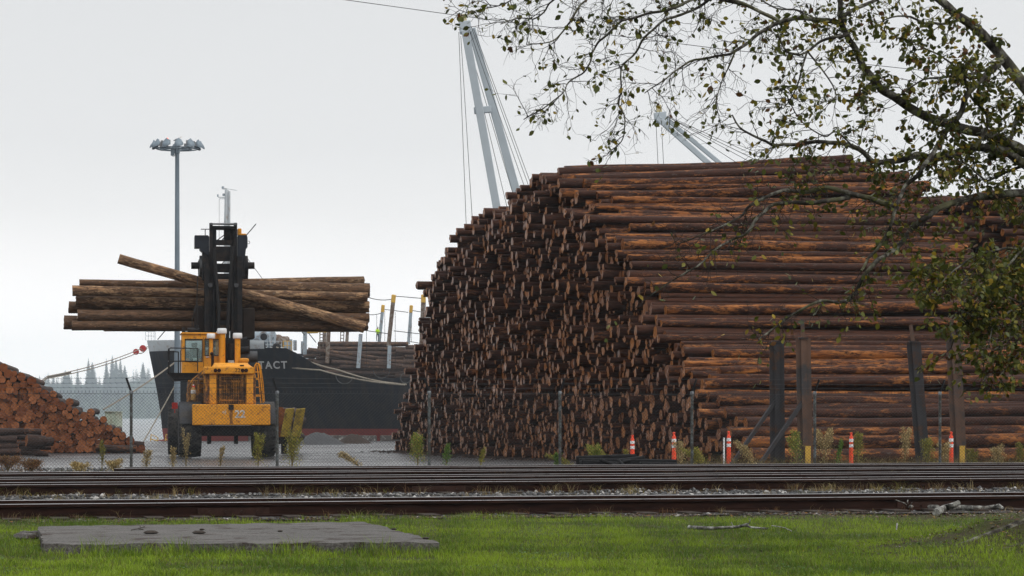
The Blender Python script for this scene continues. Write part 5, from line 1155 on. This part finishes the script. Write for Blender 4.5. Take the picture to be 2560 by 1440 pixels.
# litter on the slab
for k, (px, py, s_) in enumerate(((497, 1331, .05), (377, 1331, .055), (505, 1323, .02), (700, 1327, .02), (985, 1322, .022), (1065, 1345, .025), (842, 1300, .02))):
    q = gp(px, py, .118); m = MB(); m.lathe([(s_, -.01), (s_*1.5, 0), (s_*.8, s_*.35), (s_*.1, s_*.4)], c=q, n=7); tag(m.build('dirt_clod', TIE), 'small dark dirt clod lying on the concrete slab', 'clod', 'dirt clods on the slab')
m = MB()
for pts in ([(328, 1325), (345, 1322), (362, 1316)], [(345, 1322), (358, 1324)], [(352, 1320), (350, 1314)]): m.tube([gp(px, py, .125) for px, py in pts], .005, 5)
tag(m.build('twig', TIE), 'small forked twig lying on the concrete slab', 'twig')

# ---------------------------------------------------------------- dry weeds
def weed_mass(name, spots, lab, parent=None):
    pass
TAN = np.array([[.30, .22, .09], [.22, .155, .065], [.40, .32, .16]]); YG = np.array([[.22, .20, .035], [.28, .23, .05], [.16, .17, .03]]); GN = np.array([[.09, .17, .02], [.12, .20, .03], [.07, .12, .02]]); BR = np.array([[.16, .075, .03], [.11, .055, .03], [.20, .12, .05]])
def plume(name, px, ytop, D, spread, pal, lean=0., dens=1., lab='', stems=5, zb=None):
    """bushy seed-headed plant: several stems from one root, tips thick with tiny bracts"""
    rg = random.Random(int(px*7+D)); x0 = P(px, 0, D).x; z0 = g(D) if zb is None else zb; H = P(px, ytop, D).z-z0
    t = thing(name, lab, 'weed', (x0, D, z0), group='weeds along the fence and tracks'); st_ = MB(); V = []; C = []; F = []
    for k in range(stems):
        a = rg.uniform(0, 6.28); hh = H*rg.uniform(.75, 1.); sx_ = spread*rg.uniform(-.5, .5); dy = spread*rg.uniform(-.4, .4); pts = []
        for i in range(6): f = i/5; pts.append((sx_*f*f+lean*H*f*f, dy*f*f, hh*f*(1-.12*abs(lean)*f)))
        st_.tube(pts, [.008*(1-.7*i/5)+.002 for i in range(6)], 4)
        for j in range(int(210*dens)):
            f = 1-abs(rg.gauss(0, .34)); f = max(.12, min(1, f)); i = min(4, int(f*5)); u = f*5-i; c = Vector(pts[i]).lerp(Vector(pts[i+1]), u); w = spread*.34*(1.2-f)*1.5+.015
            c = c+Vector((rg.gauss(0, w*.5), rg.gauss(0, w*.5), rg.gauss(0, .02))); s_ = rg.uniform(.012, .03); b = rg.uniform(0, 6.28); d = Vector((math.cos(b)*.5, math.sin(b)*.5, rg.uniform(.3, 1))).normalized(); n_ = d.cross(Vector((math.sin(b*3), math.cos(b*3), .3))).normalized()
            n0 = len(V); V += [c, c+d*s_+n_*s_*.35, c+d*s_*2, c+d*s_-n_*s_*.35]; F.append((n0, n0+1, n0+2, n0+3)); cc_ = pal[rg.randrange(3)]*rg.uniform(.8, 1.6); C += [(*cc_, 1)]*4
    st_.build('stem', mat('dry stem', (.16, .12, .05), .8) if 'dry stem' not in bpy.data.materials else bpy.data.materials['dry stem'], t, world=False)
    o = npmesh('foliage', V, F, WEEDM, attrs={'col': ('FLOAT_COLOR', C)}, parent=t); tag(o, kind='stuff')
WF = 'weed_plant'
for a in ((645, 1084, 56.2, .28, YG, 0, 1.3, 'yellow-green seed plume standing before the stacker right wheel', 4), (730, 1078, 56.6, .45, YG, 0, 1.2, 'bushy yellow seed weed below the yellow bunk plates', 6), (1045, 1082, 57.5, .42, np.vstack([YG[:2], GN[:1]]), -.14, 1.4, 'leaning yellow-green weed beside the fence post at the log deck foot', 6),
          (1115, 1108, 57.3, .2, GN, .05, 1., 'fresh green weed right of the leaning one at the deck foot', 4), (902, 1124, 57., .25, TAN, -.75, 1.1, 'tan weed leaning far over in front of the wet yard', 3), (1395, 1130, 57.6, .14, GN, 0, 1.2, 'small bright green weed at the foot of a fence post', 4),
          (1425, 1128, 58., .3, YG*.8, -.9, 1.1, 'ochre weed lying over beside the charred timber', 4), (1490, 1110, 58.5, .33, np.vstack([YG[:2], GN[:1]]), -.1, 1.3, 'rounded yellow-green weed behind the charred timber', 6), (1523, 1118, 58.6, .3, YG, -.5, 1.1, 'leaning yellow weed behind the charred timber', 5), (1565, 1126, 58.7, .12, YG, 0, 1., 'small yellow weed next to an orange delineator', 4),
          (1702, 1100, 60, .3, TAN, -.1, 1., 'tall tan weed by the orange delineator', 4), (1752, 1115, 58.6, .4, YG, -.45, 1.4, 'bushy yellow-green weed left of the log deck corner', 6), (1880, 1100, 60, .35, TAN, -.35, 1.1, 'tan weed leaning under the steel brace', 4), (1992, 1075, 60, .4, np.vstack([YG[:2], GN[:1]]), -.12, 1.2, 'tall yellow-green weed at the brown braced post', 6),
          (2060, 1062, 60.5, .45, TAN, 0, 1.3, 'tall tan weed beside the fence post right of the braced posts', 6), (2093, 1098, 59, .12, GN, .1, 1., 'slim green weed right of the braced posts', 3), (2145, 1080, 60.5, .32, YG*.8, 0, 1.2, 'yellow weed right of the lone delineator', 5), (2262, 1066, 61, .3, TAN, 0, 1., 'tall tan weed left of the dark leaning post', 5), (2322, 1095, 60.5, .35, YG*.85, 0, 1.2, 'yellow weed right of the dark leaning post', 5), (2360, 1100, 60, .3, TAN, 0, 1., 'tan weed left of the rusty leaning post', 5),
          (2430, 1120, 59.5, .3, YG*.7, 0, 1., 'low weed right of the rusty leaning post', 5), (2500, 1110, 60, .4, TAN, 0, 1., 'tan weed beyond the leaning posts', 5), (2550, 1105, 60, .3, YG*.7, 0, 1., 'yellowish weed at the far end of the fence', 4), (465, 1070, 56.4, .16, TAN*.9, .0, .8, 'tall thin tan weed before the stacker left wheel', 3), (550, 1110, 56.3, .12, TAN, .1, .6, 'thin tan weed between the stacker wheels', 3), (432, 1118, 56., .15, TAN, 0, .7, 'low tan weed left of the stacker', 4),
          (255, 1100, 56., .13, YG*.8, 0, .8, 'thin yellow weed before the red-ended pile', 3), (365, 1120, 56., .2, TAN, .1, .7, 'tan weed right of the first fence post', 4), (1200, 1120, 56.6, .12, YG*.8, .1, .6, 'thin yellow weed in front of the deck ends', 3), (20, 1140, 56, .7, BR, 0, 1.5, 'rusty brown weed clump at the end of the last track', 8), (80, 1150, 55.5, .5, BR, 0, 1.2, 'low rusty weed clump beside the last track', 7), (285, 1150, 55.6, .35, TAN, 0, 1., 'pale weed tuft on the ballast by the first post', 6), (200, 1155, 55.4, .4, TAN, 0, .9, 'pale weed tuft on the ballast before the pile', 6)):
    plume(WF, *a[:7], lab=a[7], stems=a[8])
# thin dry grasses between the rails and the ragged fringe along the fence: uncountable
def tufts(spec, lab, name, seed):
    VV = []; FF = []; CC = []; n0 = 0
    for (x, y, z, n, hh, sp, pal) in spec:
        xx = RNG.normal(x, sp, n); yy = RNG.normal(y, sp, n); c = pal[RNG.integers(0, 3, n)]*RNG.uniform(.5, 1.1, (n, 1))
        v, f_, c_ = blades(xx, yy, np.full(n, z), hh*RNG.uniform(.4, 1., n), RNG.uniform(.003, .007, n), c, 1.3, int(seed+n0)); VV.append(v); FF.append(f_+n0); CC.append(c_); n0 += len(v)
    tag(npmesh(name, np.vstack(VV), np.vstack(FF), WEEDM, attrs={'col': ('FLOAT_COLOR', np.vstack(CC))}), lab, 'dry grass', kind='stuff')
sp = []
for i in range(420):
    x = random.uniform(-10, 12); y = random.choice([41.3, 41.0, 40.2, 38, 43.5, 36, 34.6, 33.4, 48.3])+random.uniform(-.4, .3)+RS*x; sp.append((x, y, .02, random.randint(6, 22), random.uniform(.10, .34), random.uniform(.03, .12), [TAN, YG*.8, TAN*.8, BR, TAN][i % 5]))
for i in range(46): x = random.uniform(-10, 12); sp.append((x, 31.9+RS*x+random.uniform(-.15, .5), .02, random.randint(6, 16), random.uniform(.08, .2), .06, [TAN*.7, BR][i % 2]))
tufts(sp, 'dry grass tufts growing between the railway tracks', 'dry_grass', 1)
sp = []
for i in range(760):
    x = random.uniform(-1, 17) if i % 4 else random.uniform(-13, 17); y = random.uniform(56, 62)+RS*.6*x; sp.append((x, y, g(y), random.randint(10, 26), random.uniform(.25, .7) if x > 4 else random.uniform(.06, .18), random.uniform(.05, .2), [TAN*.7, YG*.6, TAN*.6, BR*.8, TAN*.8][i % 5]))
tufts(sp, 'ragged dry grass and weeds along the foot of the fence', 'fence_weeds', 2)
# bark litter and clods on the yard at the foot of the decks
n = 5200; s_ = RNG.uniform(-4, 51, n); o_ = -np.abs(RNG.normal(0, 1.1, n))+.4; x = O1.x+AX.x*s_+LX.x*o_; y = O1.y+AX.y*s_+LX.y*o_; m2 = RNG.random(n) < .3; x = np.where(m2, RNG.uniform(5, 19, n), x); y = np.where(m2, RNG.uniform(66, 73.5, n), y)
z = np.array([g(b) for b in y])+.0; r = RNG.uniform(.03, .13, n); th = RNG.uniform(0, 3.14, n); V = np.zeros((n, 4, 3))
for k, (u, v, w) in enumerate(((1, 0, 0), (0, .3, .4), (-1, 0, .05), (0, -.3, .0))): V[:, k] = np.stack([x+r*(u*np.cos(th)-v*np.sin(th)), y+r*(u*np.sin(th)+v*np.cos(th)), z+r*w], 1)
C = np.ones((n, 4, 4)); C[..., :3] = (np.array([.035, .02, .014])*RNG.uniform(.5, 2.2, (n, 1)))[:, None]
i = np.arange(n)[:, None]*4; tag(npmesh('bark_litter', V.reshape(-1, 3), np.concatenate([i+[0, 1, 3], i+[1, 2, 3], i+[0, 2, 1]], 1).reshape(-1, 3), WEEDM, attrs={'col': ('FLOAT_COLOR', C.reshape(-1, 4))}), 'dark bark litter scattered at the foot of the log deck', 'bark litter', kind='stuff')
# ---------------------------------------------------------------- fallen branches by the first track
def m_birch():
    t = NT('lichened branch bark'); p = t.pos(); n = t.noise(t.vmul(p, (6, 6, 6)), 2.2, 6, .65); c = t.ramp(n, [(.38, (.03, .026, .022)), (.5, (.14, .135, .12)), (.64, (.34, .34, .31))]); t.bump(n, .5, .01); return t.fin(c, .8)
BRB = m_birch()
def gpt(px, py, z): D = (CZ-z)*FP/(py-HZ); return Vector(((px-1280)/FP*D, D, z))
def br(pts, r, lab, name='fallen_branch', subs=()):
    m = MB(); q = [gpt(*p) for p in pts]; k = len(q); m.tube(q, [r*(1-.35*i/(k-1)) for i in range(k)], 9)
    for s2, r2 in subs: m.tube([gpt(*p) for p in s2], r2, 6)
    tag(m.build(name, BRB, smooth=True), lab, 'branch', 'fallen branches beside the first track')
br([(2340, 1281, .04), (2362, 1270, .08), (2388, 1262, .13), (2397, 1256, .16)], .05, 'thick pale broken branch stub jutting up beside the first track')
br([(2375, 1270, .06), (2400, 1268, .06), (2430, 1269, .06), (2465, 1270, .05), (2485, 1266, .07), (2505, 1272, .04)], .035, 'long grey branch lying along the first track right of the stub', subs=[([(2485, 1266, .07), (2497, 1262, .1), (2507, 1270, .06)], .018)])
br([(2345, 1268, .06), (2320, 1267, .06), (2290, 1267, .06), (2272, 1266, .07)], .032, 'grey branch with bare twigs lying along the first track left of the stub', subs=[([(2270, 1265, .07), (2262, 1258, .12), (2240, 1250, .17)], .006), ([(2271, 1265, .07), (2269, 1255, .13), (2270, 1247, .17)], .007), ([(2274, 1265, .07), (2280, 1256, .13)], .005)])
br([(1722, 1318, .03), (1780, 1321, .03), (1840, 1318, .04), (1862, 1313, .07), (1870, 1310, .09)], .022, 'grey forked twig lying across the lawn', subs=[([(1862, 1313, .07), (1880, 1319, .04), (1920, 1322, .03)], .014), ([(1872, 1311, .08), (1876, 1298, .14)], .006), ([(1835, 1318, .05), (1828, 1306, .1)], .005), ([(1930, 1314, .05), (1960, 1319, .04), (1980, 1328, .03)], .006)])
br([(2243, 1310, .05), (2241, 1325, .01)], .012, 'short dark stick poking up from the lawn')

# ---------------------------------------------------------------- overhanging alder
DA = 23.2
def m_tree():
    t = NT('alder bark'); p = t.pos(); n = t.noise(p, 9, 6, .65); c = t.ramp(n, [(.35, (.014, .012, .010)), (.50, (.045, .039, .033)), (.66, (.19, .19, .155))])
    c = t.mix(t.ramp(t.noise(p, 3.3, 5), [(.52, 0.), (.64, .6)]), c, (.10, .10, .045)); t.bump(n, .8, .012); return t.fin(c, .85, spec=.15)
TB = m_tree()
tree = thing('alder_tree', 'leafy alder with mossy roots and lichened limbs hanging over the tracks', 'tree', (5.6, 24., .2))
LIMB = [  # polylines in photo pixels, running outward from the trunk: (points, start width px, end width px, depth start, depth end)
 ([(2790, 620), (2700, 420), (2620, 290), (2560, 212), (2506, 146), (2468, 100), (2410, 50), (2356, 8), (2300, -60)], 34, 15, 24., 23.6),
 ([(2700, 420), (2600, 395), (2480, 340), (2370, 312), (2290, 280), (2216, 228), (2185, 200), (2160, 167), (2135, 112), (2106, 62), (2102, 0), (2100, -60)], 26, 9, 24., 23.),
 ([(2106, 62), (2072, 52), (2018, 44), (1947, 54), (1897, 83), (1846, 121), (1817, 137), (1737, 150), (1700, 171), (1654, 204), (1612, 233)], 12, 2, 23.2, 22.8),
 ([(2120, 85), (2090, 92), (2055, 105), (2020, 128), (1980, 135), (1962, 122), (1945, 88)], 8, 3, 23.2, 22.6),
 ([(2106, 62), (2122, 29), (2193, 0), (2250, -40)], 10, 6, 23.2, 23.4), ([(2018, 44), (1990, 25), (1940, 20), (1890, -10)], 5, 3, 23.2, 23.5),
 ([(2750, 520), (2640, 450), (2560, 408), (2502, 375), (2435, 369), (2385, 383), (2343, 398), (2293, 392), (2239, 402), (2177, 400), (2135, 367), (2072, 354), (2010, 358), (1947, 362), (1906, 350), (1860, 325), (1830, 288)], 24, 3, 24., 22.7),
 ([(2506, 146), (2470, 185), (2422, 233), (2397, 287), (2360, 333), (2343, 367), (2314, 408), (2293, 442), (2262, 467), (2245, 508), (2231, 550), (2215, 590), (2181, 636), (2151, 675)], 14, 5, 23.6, 22.8),
 ([(2760, 610), (2640, 500), (2560, 481), (2481, 487), (2422, 499), (2358, 516), (2309, 547), (2274, 581), (2235, 626), (2200, 650), (2161, 695), (2132, 739), (2107, 754), (2046, 752), (1989, 784), (1935, 818), (1898, 848)], 20, 3, 24., 22.2),
 ([(2245, 520), (2150, 490), (2070, 470), (2004, 483), (1964, 476), (1915, 493), (1871, 517), (1851, 542), (1792, 572), (1743, 591), (1690, 612)], 12, 2, 23., 22.2),
 ([(2120, 492), (2050, 505), (1979, 508), (1925, 517), (1890, 552), (1866, 586), (1831, 601), (1797, 618), (1743, 665), (1679, 700), (1625, 739)], 10, 2, 22.9, 22.),
 ([(1947, 54), (1860, 10), (1790, -15), (1725, 0), (1675, 25), (1625, 35), (1583, 46), (1554, 52), (1521, 83), (1496, 108), (1481, 133), (1477, 154), (1462, 179), (1425, 204), (1408, 233), (1370, 262), (1310, 300)], 8, 2, 23., 22.4),
 ([(1790, -12), (1733, 25), (1667, 46), (1633, 75), (1604, 104), (1587, 133), (1558, 162), (1552, 187), (1552, 233), (1546, 258), (1562, 292), (1562, 321), (1554, 354), (1521, 383)], 6, 2, 23., 22.6),
 ([(1860, 10), (1600, -40), (1467, 0), (1425, 54), (1404, 83), (1375, 104), (1317, 112)], 6, 2, 23., 22.6), ([(1600, -40), (1480, -40), (1383, 0), (1362, 29), (1333, 48), (1300, 44), (1250, 62)], 5, 2, 23., 22.5), ([(1480, -40), (1330, -25), (1260, 10), (1200, 25), (1155, 40)], 4, 1.5, 22.9, 22.4),
 ([(2800, 700), (2680, 640), (2580, 640), (2500, 690), (2440, 740), (2400, 800), (2380, 860)], 14, 3, 24.2, 23.), ([(2580, 640), (2520, 620), (2440, 640), (2370, 690), (2330, 740)], 7, 2, 23.8, 22.6), ([(2800, 760), (2680, 740), (2600, 780), (2520, 850), (2450, 900)], 10, 2, 24.2, 23.2),
 ([(2700, 680), (2620, 700), (2550, 760), (2490, 810), (2470, 870)], 8, 2, 24., 22.8), ([(2700, 620), (2600, 600), (2530, 650), (2480, 720), (2420, 700), (2380, 730)], 7, 2, 23.8, 22.5), ([(2720, 800), (2640, 820), (2580, 860), (2530, 900), (2500, 940)], 6, 2, 24., 23.), ([(2550, 760), (2500, 740), (2440, 790), (2400, 770)], 5, 2, 23.4, 22.8),
 ([(2640, 300), (2560, 267), (2543, 300), (2518, 362)], 12, 9, 24., 23.7), ([(2435, 369), (2470, 300), (2430, 240), (2400, 180), (2350, 140), (2290, 110)], 8, 3, 23.6, 23.), ([(2560, 408), (2500, 440), (2460, 450), (2420, 410), (2380, 410)], 8, 3, 24, 23.4),
 ([(2506, 146), (2450, 180), (2380, 190), (2310, 200), (2250, 240)], 8, 3, 23.7, 23.), ([(2410, 50), (2330, 60), (2260, 40), (2210, 50)], 7, 3, 23.6, 23.1), ([(2135, 367), (2090, 330), (2060, 340), (2000, 300), (1960, 220)], 4, 2, 22.9, 22.5), ([(2020, 128), (2005, 170), (1990, 220), (1960, 270)], 5, 2, 22.9, 22.5), ([(1839, 125), (1820, 170), (1800, 220), (1790, 260)], 4, 1.5, 22.9, 22.5), ([(2020, 128), (2060, 180), (2090, 240), (2050, 260)], 4, 2, 22.8, 22.5)]
rt = random.Random(42)
def smooth_poly(pts, k=4):
    out_ = []
    for i in range(len(pts)-1):
        p0 = pts[max(i-1, 0)]; p1 = pts[i]; p2 = pts[i+1]; p3 = pts[min(i+2, len(pts)-1)]
        for j in range(k):
            t_ = j/k; out_.append(p1*(1)+((p2-p0)*t_+(p0*2-p1*5+p2*4-p3)*t_*t_+(p1*3-p0-p2*3+p3)*t_**3)*.5)
    out_.append(pts[-1]); return out_
TW = MB(); leaves = []       # twig tubes; leaf (position, direction)
def dens(px, py):            # how leafy the crown is, by place in the crown
    d = .14+.52*max(0, min(1, (px-1900)/450))
    if px > 2300 and py > 600: d = 1.0
    if px > 2230 and py < 400: d = .85
    if 2280 < px < 2480 and 420 < py < 620: d = .3
    if py > 480 and px < 2250: d *= .45
    return d
def twig(p, d, L_, r, lvl, dn):
    n = 5 if lvl < 2 else 4; pts = [p]; q = p
    for i in range(n):
        d = (d+Vector((rt.gauss(0, .22), rt.gauss(0, .22), rt.gauss(0, .22)-.05))).normalized(); q = q+d*L_/n; pts.append(q)
        if lvl < 3 and rt.random() < (.8 if lvl == 1 else .55):
            a = Vector((rt.gauss(0, 1), rt.gauss(0, .6), rt.gauss(-.1, 1))).normalized(); nd = (d*.75+a*.7).normalized(); twig(q, nd, L_*rt.uniform(.4, .7), r*.6, lvl+1, dn)
        if i > 0 and rt.random() < dn*.62: leaves.append((q, (d*.4+Vector((rt.gauss(0, .6), rt.gauss(0, .6), rt.gauss(-.35, .5)))).normalized()))
    TW.tube(pts, [max(.0011, r*(1-.7*i/n)) for i in range(n+1)], 4, cap=False)
    if rt.random() < dn*.9: leaves.append((q, (d*.6+Vector((rt.gauss(0, .4), rt.gauss(0, .5), -.3))).normalized()))
for li, (pp, w0, w1, d0, d1) in enumerate(LIMB):
    n = len(pp); w = []; pts = []
    for i, (px, py) in enumerate(pp): f = i/(n-1); pts.append(P(px, py, d0+(d1-d0)*f+.12*math.sin(i*1.7+li)))
    sp_ = smooth_poly(pts); k = len(sp_); R_ = [1.25*(w0+(w1-w0)*(i/(k-1))**.8)/2*DA/FP for i in range(k)]
    sp_ = [p+Vector((noise.noise(p*5), noise.noise(p*5+Vector((9, 0, 0))), noise.noise(p*5+Vector((0, 9, 0)))))*min(.022, R_[i]*1.1+.006) for i, p in enumerate(sp_)]
    MB().tube(sp_, R_, 9 if w0 > 9 else 6).build('limb', TB, tree, smooth=True)
    tot = 0
    for i in range(1, k):
        p = sp_[i]; px = 1280+p.x/p.y*FP; py = HZ-(p.z-CZ)/p.y*FP
        if px > 2720: continue
        dn = dens(px, py); seg_ = (sp_[i]-sp_[i-1]).length; tot += seg_; step = .10 if dn > .6 else .08
        if R_[i] > .05: step *= 2.2
        while tot > step:
            tot -= step; dr = (sp_[i]-sp_[i-1]).normalized(); a = Vector((rt.gauss(-.2, .8), rt.gauss(0, .7), rt.gauss(-.05, .9))).normalized()
            twig(p, (dr*.55+a*.8).normalized(), rt.uniform(.14, .42), .0042, 1, dn)
TW.build('twigs', mat('alder twig', (.022, .018, .016), .8, var=.3), tree)['kind'] = 'stuff'
# trunk with root flare, standing just right of the view
tb = Vector((5.85, 24.0, .0)); m = MB(); m.tube([tb+Vector((0, 0, -.1)), tb+Vector((0, 0, .35)), tb+Vector((-.03, 0, 1.2)), P(2815, 760, 24.1), P(2790, 600, 24.05), P(2770, 300, 24.2), P(2740, -200, 24.4), P(2700, -600, 24.6)], [.42, .3, .24, .2, .17, .14, .1, .05], 14); m.build('trunk', TB, tree, smooth=True)
for pts in ([(5.6, 24., .42), (5.0, 23.8, .33), (4.5, 23.5, .2), (4.0, 23.2, .05)], [(5.6, 23.9, .36), (5.15, 23.4, .30), (4.75, 23.0, .14), (4.2, 22.8, .02)], [(5.7, 24.1, .44), (5.1, 24.3, .34), (4.6, 24.5, .15), (4.3, 24.7, .05)], [(5.7, 23.8, .3), (5.4, 23.2, .14), (5.2, 22.7, .03)]):
    MB().tube(smooth_poly([Vector(p) for p in pts]), [.055*(1-.6*i/12) for i in range(13)], 8).build('root', TB, tree, smooth=True)
# leaves: 300 of them single parts, the rest one mass
LP = np.array([[0, 0, 0], [.30, .28, .03], [.62, .30, .045], [1., 0, -.02], [.62, -.30, .045], [.30, -.28, .03], [.5, 0, -.03]]); LF_ = np.array([[0, 1, 6], [1, 2, 6], [2, 3, 6], [3, 4, 6], [4, 5, 6], [5, 0, 6]])
PALL = np.array([[.060, .072, .012], [.095, .10, .015], [.16, .145, .02], [.27, .19, .02], [.10, .045, .014], [.04, .052, .012]]); pw = [.32, .28, .16, .08, .08, .08]
rt.shuffle(leaves); V = []; F = []; C = []; n0 = 0; protos = []
rg = np.random.default_rng(3); print('leaves', len(leaves))
def leafmat(p, d, s_):
    d = Vector(d); u = Vector((rg.normal(), rg.normal(), rg.normal()+.6)); y = d.cross(u).normalized(); z = d.cross(y); return np.array([d, y, z])*s_
for k in range(6):
    o = npmesh('leaf', LP, LF_, LEAFM, attrs={'col': ('FLOAT_COLOR', np.tile(np.append(PALL[k], 1), (7, 1)))}); protos.append(o.data); bpy.data.objects.remove(o)
vis = [i for i, (p, d) in enumerate(leaves) if 1140 < 1280+p.x/p.y*FP < 2560 and 0 < HZ-(p.z-CZ)/p.y*FP < 900]
big = set(vis[:300])
for i, (p, d) in enumerate(leaves):
    s_ = rg.uniform(.06, .095) if i in big else rg.uniform(.035, .075); M = leafmat(p, d, s_); k = rg.choice(6, p=pw)
    if i in big:
        o = link('leaf', protos[k], tree); B_ = Matrix(M.T.tolist()).to_4x4(); B_.translation = p-wl(tree); o.matrix_local = B_
    else:
        V.append(LP@M+np.array(p)); F.append(LF_+n0); n0 += 7; c = PALL[k]*rg.uniform(.7, 1.25); C.append(np.tile(np.append(c, 1), (7, 1)))
o = npmesh('crown', np.vstack(V)-np.array(wl(tree)), np.vstack(F), LEAFM, attrs={'col': ('FLOAT_COLOR', np.vstack(C))}, parent=tree); o['kind'] = 'stuff'
# ---------------------------------------------------------------- harbour haze
t = NT('haze air'); t.t.nodes.remove(t.b); v = t.n('ShaderNodeVolumePrincipled', {'Color': (.84, .93, 1, 1), 'Density': .00015, 'Anisotropy': .2}); t.t.links.new(v.outputs[0], t.t.nodes['Material Output'].inputs['Volume'])
tag(MB().box((-3100, -260, -8), (3100, 4100, 112)).build('haze', t.m), 'thin pale harbour haze filling the air', 'haze', kind='stuff')
